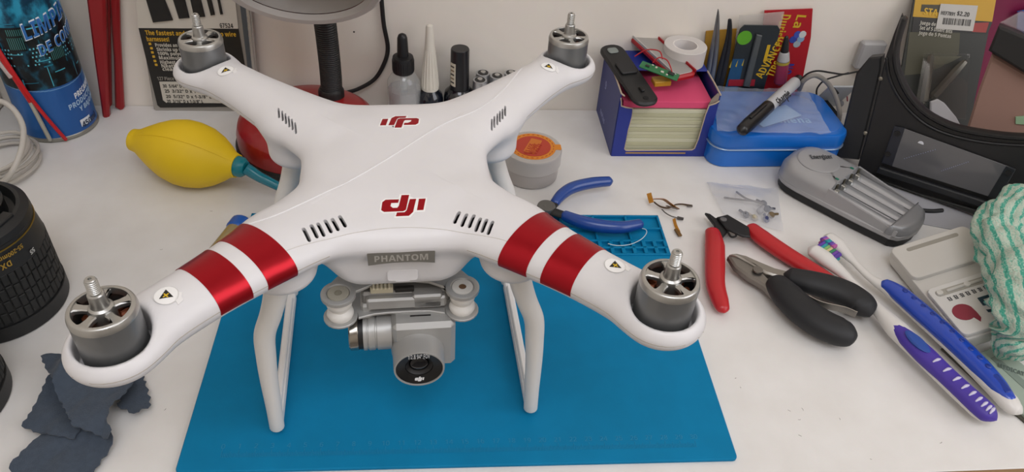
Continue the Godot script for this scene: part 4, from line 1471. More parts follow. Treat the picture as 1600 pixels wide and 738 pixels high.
	obj("wire", tube(cr([Vector3(0.2148, 0.0820, -0.2987), Vector3(0.2242, 0.0900, -0.2965), Vector3(0.2350, 0.0920, -0.2904), Vector3(0.2383, 0.0860, -0.2866)], 6), 0.0006, 6), mt("b01820", 0.5), pc)
	obj("wire", tube(cr([Vector3(0.2284, 0.0840, -0.2825), Vector3(0.2333, 0.0900, -0.2813), Vector3(0.2411, 0.0880, -0.2791), Vector3(0.2443, 0.0820, -0.2693)], 6), 0.0006, 6), mt("b01820", 0.5), pc)
	solid("lithium_cell", "small amber-wrapped flat cell under the green circuit board", "battery", bar(Vector3(0.2290, 0.0690, -0.2728), Vector3(0.2453, 0.0700, -0.2739), 0.012, 0.0050, 0.001, 0.0006), mt("b98a1e", 0.4))
	var tp = thing("tape_roll", "roll of white tape on top of the blue note box", "tape", Vector3(0.2675, 0.0700, -0.3130))
	obj("winding", lathe(vv([0.0125, 0.0, 0.0205, 0.0, 0.0209, 0.0004, 0.0209, 0.0176, 0.0205, 0.018, 0.0125, 0.018, 0.0125, 0.0]), 48), mt("c9c4c0", 0.6), tp)
	obj("core", lathe(vv([0.0112, 0.0002, 0.0125, 0.0002, 0.0125, 0.0178, 0.0112, 0.0178, 0.0112, 0.0002]), 40), mt("ded9d4", 0.6), tp)

func vv3(a: Array) -> Array:
	var o := []
	for i in range(0, a.size(), 3):
		o.append(Vector3(a[i], a[i + 1], a[i + 2]))
	return o

func tin_and_packs() -> void:
	var blue := mt("0a67c2", 0.32, 0.0, 0.3)
	var t = thing("blue_tin", "bright blue rectangular tin box beside the note box", "tin", Vector3(0.3540, 0, -0.2730), 0.015)
	obj("body", rounded_block(0.134, 0.084, 0.026, 0.016, 0.002), blue, t)
	obj("lid", turned(rounded_block(0.1365, 0.0865, 0.0155, 0.017, 0.0035), Vector3(0, 0.0215, 0)), blue, t)
	obj("lid_edge", turned(plate(rr(0.1378, 0.0878, 0.0175), 0.0, 0.0010, 0.0003), Vector3(0, 0.0206, 0)), mt("9fb4c8", 0.3, 0.6), t)
	obj("lid_panel", turned(plate(rr(0.122, 0.072, 0.012), 0.0, 0.0008, 0.0004), Vector3(0, 0.0365, 0)), blue, t)
	lettering("armena", 0.010, mt("7fb0e0", 0.5), t, Vector3(-0.010, 0.0376, 0.016), Vector3(-PI / 2, 0, 0), true, 0.044)
	# clear plastic bag spread over the tin
	var m := MB.new()
	var rng := RandomNumberGenerator.new()
	rng.seed = 14
	var nz := FastNoiseLite.new()
	nz.seed = 5
	nz.frequency = 18.0
	var c00: Vector3 = Vector3(0.3068, 0.0450, -0.3125)
	var c10: Vector3 = Vector3(0.4043, 0.0450, -0.3098)
	var c11: Vector3 = Vector3(0.3962, 0.0400, -0.2266)
	var c01: Vector3 = Vector3(0.2864, 0.0400, -0.2308)
	var nn := 22
	for i in nn + 1:
		for k in nn + 1:
			var u := float(i) / nn
			var w := float(k) / nn
			var p := c00.lerp(c10, u).lerp(c01.lerp(c11, u), w)
			p.y = 0.0410 + absf(nz.get_noise_2d(p.x, p.z)) * 0.006
			m.vert(p)
	for i in nn:
		for k in nn:
			var a := i * (nn + 1) + k
			m.quad(a, a + 1, a + nn + 2, a + nn + 1)
	var bag = thing("plastic_bag", "crumpled clear plastic bag spread over the blue tin", "bag")
	obj("film", m, clear("c9d4e6", 0.26, 0.2), bag, Vector3.ZERO, Vector3.ZERO, 70.0)
	obj("paper_slip", bar(Vector3(0.3307, 0.0395, -0.2513), Vector3(0.3775, 0.0395, -0.2733), 0.022, 0.0005, 0.001, 0.0001), mt("8fb2da", 0.6), bag)
	# marker on the bag
	var mk = thing("marker_pen", "black and white permanent marker lying on the plastic bag", "marker")
	var a: Vector3 = Vector3(0.3030, 0.0530, -0.2151)
	var b: Vector3 = Vector3(0.3951, 0.0530, -0.3137)
	var d := b - a
	obj("cap", tube([a, a + d * 0.10, a + d * 0.42], [0.0058, 0.0066, 0.0064], 20), mt("111113", 0.35), mk)
	obj("clip", tube([a + d * 0.10 + Vector3(0, 0.0072, 0), a + d * 0.34 + Vector3(0, 0.0072, 0)], 0.0016, 8, 0.6), mt("0c0c0e", 0.35), mk)
	obj("barrel", tube([a + d * 0.42, a + d * 0.90], 0.0060, 20, 1.0, Vector3.UP, false), mt("b6b7b9", 0.4), mk)
	obj("plug", tube([a + d * 0.90, a + d * 0.97], 0.0052, 16), mt("161618", 0.4), mk)
	var tx := lettering("Sharpie", 0.0075, mt("1c1c1e", 0.5), mk, Vector3.ZERO, Vector3.ZERO, true, 0.028)
	var fwd := d.normalized()
	var sidev := fwd.cross(Vector3.UP).normalized()
	var upv := sidev.cross(fwd)
	var face := (upv * 0.78 + sidev * 0.62).normalized()
	var sc := tx.scale.x
	tx.transform = Transform3D(Basis(fwd * sc, face.cross(fwd), face), a + d * 0.47 + face * 0.0060 - face.cross(fwd) * 0.0025)
	# tweezers, packs and cards between tin and wall
	var steel := mt("8b8c8c", 0.3, 0.85)
	for q in [[[Vector3(0.2955, 0.1204, -0.3240), Vector3(0.2979, 0.0966, -0.3240), Vector3(0.3006, 0.0654, -0.3240), Vector3(0.3044, 0.0249, -0.3240), Vector3(0.3077, -0.0022, -0.3240)], steel, "pointed steel tweezers standing left of the tip pack", 0.0003], [[Vector3(0.3095, 0.1103, -0.3240), Vector3(0.3119, 0.0901, -0.3240), Vector3(0.3129, 0.0585, -0.3240), Vector3(0.3140, 0.0251, -0.3240), Vector3(0.3166, -0.0102, -0.3240)], mt("2b2c2f", 0.4, 0.4), "black flat tweezers standing beside the tip pack", 0.0016]]:
		var tw = thing("tweezers", q[2], "tweezers", Vector3.ZERO, 0.0, "tweezers behind the tin")
		var path = cr(q[0], 5)
		var p2 := []
		for i in path.size():
			p2.append(path[i] + Vector3(0.0042 * sin(PI * minf(1.0, i / 20.0)), 0, 0.0008))
		obj("arm", tube(path, [q[3], 0.0016, 0.0030, 0.0036, 0.0036], 10, 0.5, Vector3(0, 0, 1)), q[1], tw)
		obj("arm", tube(p2, [q[3], 0.0016, 0.0030, 0.0036, 0.0036], 10, 0.5, Vector3(0, 0, 1)), q[1], tw)
	solid("yellow_sleeve", "yellow cardboard sleeve standing behind the tweezers", "card", panel([Vector2(0.2922, 0.0931), Vector2(0.3229, 0.0965), Vector2(0.3372, -0.0103), Vector2(0.3055, -0.0090)], -0.3335, 0.001), mt("b0842a", 0.6))
	var ap = thing("tip_pack", "dark blister card with yellow ADVANCED TIPS print", "pack")
	var zz := -0.3235
	obj("card", panel([Vector2(0.3252, 0.1053), Vector2(0.3591, 0.1054), Vector2(0.3631, 0.1008), Vector2(0.3653, 0.0189), Vector2(0.3231, 0.0199), Vector2(0.3219, 0.1006)], zz, 0.0012, 0.0002), mt("23292c", 0.4), ap)
	obj("blue_corner", panel([Vector2(0.3227, 0.0687), Vector2(0.3347, 0.0689), Vector2(0.3368, 0.0262), Vector2(0.3227, 0.0276)], zz + 0.0012, 0.0002), mt("1b4a70", 0.4), ap)
	obj("green_dot", panel(circle(0.0075, 24, Vector2(0.3287, 0.0919)), zz + 0.0012, 0.0003), mt("58a022", 0.5), ap)
	obj("tip_tray", panel([Vector2(0.3392, 0.0969), Vector2(0.3454, 0.0956), Vector2(0.3477, 0.0377), Vector2(0.3404, 0.0391)], zz + 0.0012, 0.003, 0.0008), mt("4b4f50", 0.3), ap)
	for k in 3:
		obj("tip_mark", panel([Vector2(0.3210, 0.0594) + Vector2(0.0062 * k, 0.0012 * k), Vector2(0.3218, 0.0644) + Vector2(0.0062 * k, 0.0012 * k), Vector2(0.3222, 0.0666) + Vector2(0.0062 * k, 0.0012 * k), Vector2(0.3225, 0.0587) + Vector2(0.0062 * k, 0.0012 * k)], zz + 0.0012, 0.0003), mt("b9a23a", 0.5), ap)
	obj("red_label", panel([Vector2(0.3244, 0.0456), Vector2(0.3523, 0.0460), Vector2(0.3529, 0.0386), Vector2(0.3249, 0.0382)], zz + 0.0012, 0.0006), mt("9a1f2c", 0.5), ap)
	var yl := mt("c9a21c", 0.5)
	var vert := Vector3(0, 0, 1.28)
	lettering("ADVANCED", 0.0082, yl, ap, v2z(Vector2(0.3551, 0.0483), zz + 0.0014), vert, true, 0.047)
	lettering("TIPS", 0.0082, yl, ap, v2z(Vector2(0.3663, 0.0499), zz + 0.0014), vert, true, 0.017)
	obj("yellow_box", panel([Vector2(0.3544, 0.0848), Vector2(0.3577, 0.0849), Vector2(0.3582, 0.0665), Vector2(0.3549, 0.0664)], zz + 0.0012, 0.0003), yl, ap)
	var cs := clear("d5cfc8", 0.3)
	solid("clear_sleeve", "clear plastic sleeve standing behind the tip pack", "sleeve", panel([Vector2(0.3198, 0.1126), Vector2(0.3640, 0.1176), Vector2(0.3657, 0.0892), Vector2(0.3224, 0.0897)], -0.3280, 0.001), cs)
	var rd = thing("glue_card", "red glue card with yellow lettering against the wall", "card")
	obj("card", panel([Vector2(0.3461, 0.1163), Vector2(0.3943, 0.1194), Vector2(0.4021, 0.0890), Vector2(0.4106, 0.0228), Vector2(0.3612, 0.0222)], -0.3330, 0.0012), mt("a8121f", 0.5), rd)
	var yy := mt("c8a628", 0.5)
	var down := Vector3(0, 0, -1.62)
	lettering("La", 0.0095, yy, rd, v2z(Vector2(0.3849, 0.1139), -0.3316), down, true, 0.0135)
	lettering("Durisima", 0.0095, yy, rd, v2z(Vector2(0.3692, 0.1135), -0.3316), down, true, 0.040)
	for q in [[Vector2(0.3870, 0.0921), "3a4ea8"], [Vector2(0.3918, 0.0874), "7fa0c0"], [Vector2(0.3840, 0.0865), "2b3f9a"], [Vector2(0.3895, 0.0817), "9aa8b0"], [Vector2(0.3923, 0.0923), "c4c8c8"]]:
		obj("picture", panel(circle(0.0038, 10, q[0]), -0.3318, 0.0003 + q[0].x * 0.0005), mt(q[1], 0.6), rd)
	lettering("NO", 0.0085, mt("2b3f9a", 0.5), rd, v2z(Vector2(0.3893, 0.0602), -0.3316), down, true, 0.012)
	var gt = thing("glue_tube", "small glue tube with black nozzle cap on red card", "glue")
	var q0: Vector3 = Vector3(0.3791, 0.0443, -0.3210)
	var q1: Vector3 = Vector3(0.3711, 0.0941, -0.3210)
	var dd := q1 - q0
	obj("tube", tube([q0, q0 + dd * 0.35, q0 + dd * 0.5], [0.0066, 0.0064, 0.0060], 16, 0.75, Vector3(0, 0, 1)), mt("8d2f4e", 0.4), gt)
	obj("yellow_band", tube([q0 + dd * 0.42, q0 + dd * 0.48], 0.0066, 16, 0.8, Vector3(0, 0, 1), false), mt("a8963a", 0.4), gt)
	obj("collar", tube([q0 + dd * 0.5, q0 + dd * 0.66], [0.0062, 0.0050], 16, 1.0, Vector3(0, 0, 1)), mt("a9a9aa", 0.35), gt)
	obj("cap", tube([q0 + dd * 0.66, q0 + dd * 0.84, q1], [0.0042, 0.0034, 0.0020], 14, 1.0, Vector3(0, 0, 1)), mt("17181a", 0.4), gt)

func v2z(p: Vector2, z: float) -> Vector3:
	return Vector3(p.x, p.y, z)

# ---------------------------------------------------------------- left side and middle
func things_left() -> void:
	# yellow air blower
	var b = thing("air_blower", "yellow rubber air blower bulb with teal nozzle", "blower")
	var a0 := Vector3(-0.2415, 0.0300, -0.2285)
	var a1 := Vector3(-0.1460, 0.0268, -0.1930)
	var tf := between(a0, a1)
	var ln := (a1 - a0).length()
	var turn := Transform3D(Basis(Vector3(0, 0, 1), -PI / 2), Vector3.ZERO)
	var prof := vv([0.0, 0.0, 0.0080, 0.0, 0.0098, 0.0012, 0.0104, 0.0050, 0.0112, 0.0082, 0.0150, 0.0150, 0.0212, 0.0270, 0.0262, 0.0390, 0.0290, 0.0520, 0.0290, 0.0620, 0.0270, 0.0740, 0.0225, 0.0850, 0.0165, 0.0945, 0.0122, 0.1000, 0.0105, 0.1045, 0.0102, 0.1062, 0.0, 0.1062])
	for i in prof.size():
		prof[i].y *= ln / 0.1062
	obj("bulb", moved(lathe(prof, 48), tf * Transform3D(Basis(), Vector3(-ln * 0.5, 0, 0)) * turn), mt("e3bf0c", 0.55), b, Vector3.ZERO, Vector3.ZERO, 60.0)
	# moulding line along the bulb
	var mold := []
	for i in range(2, prof.size() - 2):
		mold.append(tf * Vector3(-ln * 0.5 + prof[i].y, cos(0.55) * prof[i].x, sin(0.55) * prof[i].x))
	obj("moulding_line", tube(cr(mold, 3), 0.0002, 6), mt("e3bf0c", 0.55), b)
	var teal := clear("0f7f92", 0.8, 0.15)
	obj("nozzle_collar", moved(lathe(vv([0.0, -0.001, 0.0086, -0.001, 0.0092, 0.0006, 0.0088, 0.006, 0.0062, 0.0092, 0.0, 0.0092]), 28), tf * Transform3D(Basis(), Vector3(ln * 0.5 - 0.001, 0, 0)) * turn), mt("127884", 0.25), b)
	var e := Vector3(-0.1090, 0.0118, -0.1815)
	obj("nozzle", tube([a1 + (a1 - a0).normalized() * 0.008, a1.lerp(e, 0.5), e], [0.0052, 0.0046, 0.0038], 18, 1.0, Vector3.UP, false), teal, b)
	# solder paste jar
	var c := Vector3(0.1118, 0, -0.2188)
	var j = thing("paste_jar", "round frosted plastic jar with orange and red lid label", "jar", c)
	obj("base", lathe(vv([0.0, 0.0, 0.0235, 0.0, 0.0250, 0.0015, 0.0258, 0.0150, 0.0, 0.0150]), 48), mt("a9a39f", 0.35), j)
	obj("lid", lathe(vv([0.0, 0.0150, 0.0264, 0.0150, 0.0268, 0.0160, 0.0270, 0.0285, 0.0262, 0.0305, 0.0240, 0.0312, 0.0, 0.0312]), 48), mt("b5b0ac", 0.3, 0.0, 0.3), j)
	obj("label", plate(circle(0.0212, 40), 0.0312, 0.0315), mt("d9851a", 0.45), j)
	obj("label_tab", plate(rr(0.0075, 0.0085, 0.0012, 3, Vector2(0.0222, 0.0012)), 0.0312, 0.03155), mt("d9851a", 0.45), j)
	obj("label_centre", plate(circle(0.0165, 36), 0.0315, 0.0317), mt("b93a22", 0.45), j)
	obj("label_bar", turned(plate(rr(0.0235, 0.0105, 0.001, 3), 0.0317, 0.0319), Vector3.ZERO, Vector3(0, 1.15, 0)), mt("d0741d", 0.45), j)
	for k in 3:
		lettering(["FLUX", "MECHANIC", "PASTE"][k], 0.0036, mt("b93a22", 0.5), j, Vector3(-0.0042 + 0.0042 * k, 0.0320, 0.0045), Vector3(-PI / 2, 1.15, 0), true, 0.017, true)
	for k in 26:
		var a := TAU * k / 26.0
		obj("label_dash", turned(plate(rr(0.0022, 0.0006, 0.0002, 2), 0.0315, 0.0317), Vector3(cos(a) * 0.0190, 0, sin(a) * 0.0190), Vector3(0, -a + PI / 2, 0)), mt("b93a22", 0.5), j)
	# two lenses at the left edge
	lens(Vector3(-0.2925, 0, -0.0590), 0.0445, true, "black zoom camera lens with gold print standing at the left")
	lens(Vector3(-0.2960, 0, 0.0330), 0.0430, false, "second black camera lens nearest the front left corner")
	# grey cleaning cloth
	cleaning_cloth()
	# blue-capped tube behind the left arm
	var t = thing("capped_tube", "small tan tube with a blue cap behind the left arm", "tube")
	var p0: Vector3 = Vector3(-0.1348, 0.0095, -0.1360)
	var p1: Vector3 = Vector3(-0.1465, 0.0095, -0.0984)
	var d := (p1 - p0)
	obj("body", tube([p0 + d * 0.18, p1], 0.0080, 18), clear("a08a5c", 0.85, 0.2), t)
	obj("cap", tube([p0, p0 + d * 0.22], 0.0092, 20), mt("1454a8", 0.35), t)

func lens(c: Vector3, r: float, big: bool, label: String) -> void:
	var l = thing("camera_lens", label, "lens", c, 0.0, "camera lenses at the left edge")
	var blk := mt("18191a", 0.5)
	var rub := mt("1c1d1d", 0.7)
	var k := r / 0.046
	obj("foot_ring", lathe(vv([0.0, 0.0, 0.0448 * k, 0.0, 0.0458 * k, 0.001, 0.0460 * k, 0.0125, 0.0450 * k, 0.0130, 0.0, 0.0130]), 64), blk, l)
	obj("grip", lathe(vv([0.0, 0.013, 0.0444 * k, 0.013, 0.0440 * k, 0.054, 0.0, 0.054]), 64), rub, l)
	# rubber ribs: columns of small raised pads
	var pad := box(Vector3(0.0022, 0.0090, 0.0042), 0.0004)
	var ribs := MB.new()
	for i in 56:
		var a := TAU * i / 56.0
		for row in 4:
			ribs.add(pad, Transform3D(Basis(Vector3.UP, -a), Vector3(cos(a) * 0.0443 * k, 0.0185 + 0.0102 * row + (0.0012 if i % 2 else 0.0), sin(a) * 0.0443 * k)))
	obj("grip_ribs", ribs, rub, l).set_meta("kind", "stuff")
	obj("barrel", lathe(vv([0.0, 0.054, 0.0452 * k, 0.054, 0.0450 * k, 0.0560, 0.0425 * k, 0.0740, 0.0432 * k, 0.0750, 0.0425 * k, 0.0800, 0.0380 * k, 0.0835, 0.0355 * k, 0.0835, 0.0340 * k, 0.0790, 0.0330 * k, 0.0770, 0.0, 0.0770]), 64), blk, l)
	obj("mount", lathe(vv([0.0, 0.0770, 0.0290 * k, 0.0770, 0.0290 * k, 0.0880, 0.0275 * k, 0.0890, 0.0230 * k, 0.0890, 0.0220 * k, 0.0850, 0.0, 0.0840]), 48), mt("101112", 0.35), l)
	if big:
		for q in 3:
			obj("mount_tab", box(Vector3(0.008, 0.003, 0.016), 0.0008, Vector3(cos(0.3 + 2.1 * q) * 0.034 * k, 0.0845, sin(0.3 + 2.1 * q) * 0.034 * k), Vector3(0, -0.3 - 2.1 * q, 0)), mt("141516", 0.4), l)
		obj("gold_ring", lathe(vv([0.0431 * k, 0.0708, 0.0436 * k, 0.0708, 0.0434 * k, 0.0716, 0.0429 * k, 0.0716, 0.0431 * k, 0.0708]), 64), mt("8a6f2c", 0.35, 0.7), l)
		var gold := mt("b5913a", 0.4, 0.4)
		bent_text("55-200mm 1:4-5.6G ED VR", 0.0026, 0.0440 * k, 1.25, 0.0665, 0.0, gold, l, -0.8)
		bent_text("DX", 0.0044, 0.0447 * k, 0.98, 0.0610, 0.0, gold, l, -0.9)
		bent_text("55", 0.0034, 0.0450 * k, 1.40, 0.0580, 0.0, mt("c9c9c6", 0.5), l, -0.9)
		obj("white_mark", ball(0.0011, Vector3(sin(0.95) * 0.0415 * k, 0.0800, cos(0.95) * 0.0415 * k)), mt("dcdcd8", 0.5), l)
	else:
		obj("white_mark", ball(0.0010, Vector3(sin(0.9) * 0.041 * k, 0.0805, cos(0.9) * 0.041 * k)), mt("dcdcd8", 0.5), l)

func draped(poly: Array, cell: float, height: Callable, th: float) -> MB:
	# a sheet cut to a polygon (x, z), its height given by a function, with a thickness
	var m := MB.new()
	var r := Rect2(poly[0], Vector2.ZERO)
	for p in poly:
		r = r.expand(p)
	var pk := PackedVector2Array(poly)
	for i in int(r.size.x / cell) + 1:
		for k in int(r.size.y / cell) + 1:
			var o := r.position + Vector2(i, k) * cell
			var sq := PackedVector2Array([o, o + Vector2(cell, 0), o + Vector2(cell, cell), o + Vector2(0, cell)])
			for piece in Geometry2D.intersect_polygons(pk, sq):
				var t := Geometry2D.triangulate_polygon(piece)
				var at := []
				for p in piece:
					at.append(m.vert(Vector3(p.x, height.call(p), p.y), p * 20.0))
				for a in range(0, t.size(), 3):
					var q0: Vector3 = m.v[at[t[a]]]
					if (m.v[at[t[a + 1]]] - q0).cross(m.v[at[t[a + 2]]] - q0).y > 0.0:
						m.tri(at[t[a]], at[t[a + 1]], at[t[a + 2]])
					else:
						m.tri(at[t[a]], at[t[a + 2]], at[t[a + 1]])
	for i in poly.size():
		var n := int((poly[(i + 1) % poly.size()] - poly[i]).length() / cell) + 1
		for s in n:
			var p: Vector2 = poly[i].lerp(poly[(i + 1) % poly.size()], float(s) / n)
			var q: Vector2 = poly[i].lerp(poly[(i + 1) % poly.size()], float(s + 1) / n)
			var hp: float = height.call(p)
			var hq: float = height.call(q)
			m.quad(m.vert(Vector3(p.x, hp, p.y)), m.vert(Vector3(q.x, hq, q.y)), m.vert(Vector3(q.x, hq - th, q.y)), m.vert(Vector3(p.x, hp - th, p.y)))
	return m

func pinked(poly: Array, step: float, depth: float) -> Array:
	# zigzag cut edge
	var o := []
	for i in poly.size():
		var a: Vector2 = poly[i]
		var b: Vector2 = poly[(i + 1) % poly.size()]
		var n: int = maxi(int((b - a).length() / step), 1)
		var s := (b - a).normalized().orthogonal() * depth
		for k in n:
			o.append(a.lerp(b, float(k) / n) + (s if k % 2 else -s) * (0.0 if k == 0 else 1.0))
	return o

func cleaning_cloth() -> void:
	var cm := StandardMaterial3D.new()
	cm.albedo_texture = noise_tex(0.05, Color("38424f"), Color("434e5c"), 40, 256, 4)
	cm.uv1_triplanar = true
	cm.uv1_world_triplanar = true
	cm.uv1_scale = Vector3(14, 14, 14)
	cm.roughness = 0.95
	cm.rim_enabled = true
	cm.rim = 0.3
	cm.normal_enabled = true
	cm.normal_texture = noise_tex(0.2, Color.BLACK, Color.WHITE, 44, 256, 3, true, 3.0)
	cm.normal_scale = 0.3
	var t = thing("cleaning_cloth", "crumpled slate-grey cleaning cloth with pinked edges under the left arm", "cloth")
	var nz := FastNoiseLite.new()
	nz.seed = 11
	nz.frequency = 14.0
	var fold := func(p: Vector2, dir: Vector2, off: float, wid: float, hgt: float) -> float:
		var d := (p.dot(dir.normalized()) - off) / wid
		return hgt * exp(-d * d)
	var low: Array = pinked([Vector2(-0.2302, 0.0837), Vector2(-0.2250, 0.0700), Vector2(-0.2218, 0.0645), Vector2(-0.2036, 0.0526), Vector2(-0.1837, 0.0610), Vector2(-0.1752, 0.0689), Vector2(-0.1767, 0.0753), Vector2(-0.1815, 0.0874), Vector2(-0.1869, 0.1043), Vector2(-0.2253, 0.0963)], 0.0028, 0.0007)
	var mid: Array = pinked([Vector2(-0.2336, 0.0572), Vector2(-0.2315, 0.0367), Vector2(-0.2307, 0.0189), Vector2(-0.2162, 0.0124), Vector2(-0.1942, 0.0551), Vector2(-0.1977, 0.0696), Vector2(-0.2103, 0.0666), Vector2(-0.2222, 0.0624)], 0.0028, 0.0006)
	var top: Array = pinked([Vector2(-0.2376, 0.0076), Vector2(-0.2270, 0.0052), Vector2(-0.2072, 0.0124), Vector2(-0.1812, 0.0104), Vector2(-0.1729, 0.0301), Vector2(-0.1760, 0.0426), Vector2(-0.1797, 0.0539), Vector2(-0.1786, 0.0641), Vector2(-0.1747, 0.0682), Vector2(-0.1757, 0.0737), Vector2(-0.1862, 0.0687), Vector2(-0.1969, 0.0664), Vector2(-0.2034, 0.0570), Vector2(-0.2147, 0.0418), Vector2(-0.2232, 0.0262), Vector2(-0.2285, 0.0209)], 0.0028, 0.0006)
	var right: Array = pinked([Vector2(-0.1846, 0.0234), Vector2(-0.1737, 0.0156), Vector2(-0.1671, 0.0282), Vector2(-0.1610, 0.0416), Vector2(-0.1692, 0.0494), Vector2(-0.1807, 0.0435)], 0.0026, 0.0010)
	var ho := func(p: Vector2, base: float, amp: float) -> float:
		return base + amp * (0.5 + 0.5 * nz.get_noise_2d(p.x, p.y)) + amp * 0.8 * absf(nz.get_noise_2d(p.y * 0.7 + 3.0, p.x * 1.6))
	obj("lower_layer", draped(low, 0.003, func(p): return ho.call(p, 0.0012, 0.0070) + fold.call(p, Vector2(0.5, -1.0), -0.135, 0.006, 0.006), 0.0009), cm, t, Vector3.ZERO, Vector3.ZERO, 70.0)
	obj("left_fold", draped(mid, 0.003, func(p): return ho.call(p, 0.0030, 0.0075), 0.0009), cm, t, Vector3.ZERO, Vector3.ZERO, 70.0)
	obj("right_fold", draped(right, 0.003, func(p): return ho.call(p, 0.0012, 0.0060), 0.0009), cm, t, Vector3.ZERO, Vector3.ZERO, 70.0)
	obj("upper_layer", draped(top, 0.003, func(p): return ho.call(p, 0.0080, 0.0100) + fold.call(p, Vector2(1.0, 0.25), -0.205, 0.007, 0.008), 0.0009), cm, t, Vector3.ZERO, Vector3.ZERO, 70.0)

# ---------------------------------------------------------------- right side
func things_right() -> void:
	pliers_blue()
	ribbons()
	small_bag()
	cutters_red()
	nippers_black()
	charger()
	toothbrushes()
	white_case()
	visor()
	screwdriver_pack()
	wiring()
	striped_cloth()

func pliers_blue() -> void:
	var t = thing("blue_pliers", "pliers with curved blue handles resting on the mat corner", "pliers")
	var blue := mt("123f8c", 0.32, 0.0, 0.3)
	obj("handle", tube(cr([Vector3(0.1266, 0.0100, -0.1615), Vector3(0.1345, 0.0120, -0.1718), Vector3(0.1460, 0.0130, -0.1809), Vector3(0.1639, 0.0130, -0.1876), Vector3(0.1806, 0.0120, -0.1914)], 7), [0.0042, 0.0052, 0.0054, 0.0052, 0.0046], 16), blue, t)
	obj("handle", tube(cr([Vector3(0.1331, 0.0110, -0.1433), Vector3(0.1445, 0.0120, -0.1342), Vector3(0.1600, 0.0120, -0.1281), Vector3(0.1789, 0.0120, -0.1258), Vector3(0.1968, 0.0110, -0.1311)], 7), [0.0046, 0.0056, 0.0058, 0.0054, 0.0044], 16), blue, t)
	var st := mt("6d6c69", 0.4, 0.7)
	obj("handle_steel", tube(cr([Vector3(0.1174, 0.0100, -0.1508), Vector3(0.1224, 0.0100, -0.1552), Vector3(0.1278, 0.0100, -0.1624)], 4), [0.0050, 0.0044, 0.0036], 12, 0.7), mt("2c2a28", 0.5, 0.4), t)
	obj("handle_steel", tube(cr([Vector3(0.1176, 0.0100, -0.1526), Vector3(0.1248, 0.0110, -0.1477), Vector3(0.1352, 0.0110, -0.1424)], 4), [0.0050, 0.0046, 0.0040], 12, 0.7), mt("2c2a28", 0.5, 0.4), t)
	obj("pivot", turned(lathe(vv([0.0, -0.005, 0.0075, -0.005, 0.0080, -0.004, 0.0080, 0.004, 0.0075, 0.005, 0.0, 0.005]), 24), Vector3(0.1182, 0.0100, -0.1526)), st, t)
	obj("jaw", tube(cr([Vector3(0.1164, 0.0100, -0.1517), Vector3(0.1091, 0.0100, -0.1464), Vector3(0.0995, 0.0100, -0.1378)], 4), [0.0078, 0.0062, 0.0030], 12, 0.7), st, t)

func ribbon(path: Array, w: float, th: float, up := Vector3.UP) -> MB:
	# a flat strip following the path, its width along up
	var m := MB.new()
	var n := path.size()
	for i in n:
		var tg: Vector3 = (path[min(i + 1, n - 1)] - path[max(i - 1, 0)]).normalized()
		var sd := tg.cross(up).normalized()
		for q in [[-1, -1], [1, -1], [1, 1], [-1, 1]]:
			m.vert(path[i] + up * w * 0.5 * q[0] + sd * th * 0.5 * q[1])
	for i in n - 1:
		for k in 4:
			m.quad(i * 4 + k, i * 4 + (k + 1) % 4, i * 4 + 4 + (k + 1) % 4, i * 4 + 4 + k)
	m.quad(3, 2, 1, 0)
	m.quad(n * 4 - 4, n * 4 - 3, n * 4 - 2, n * 4 - 1)
	return m

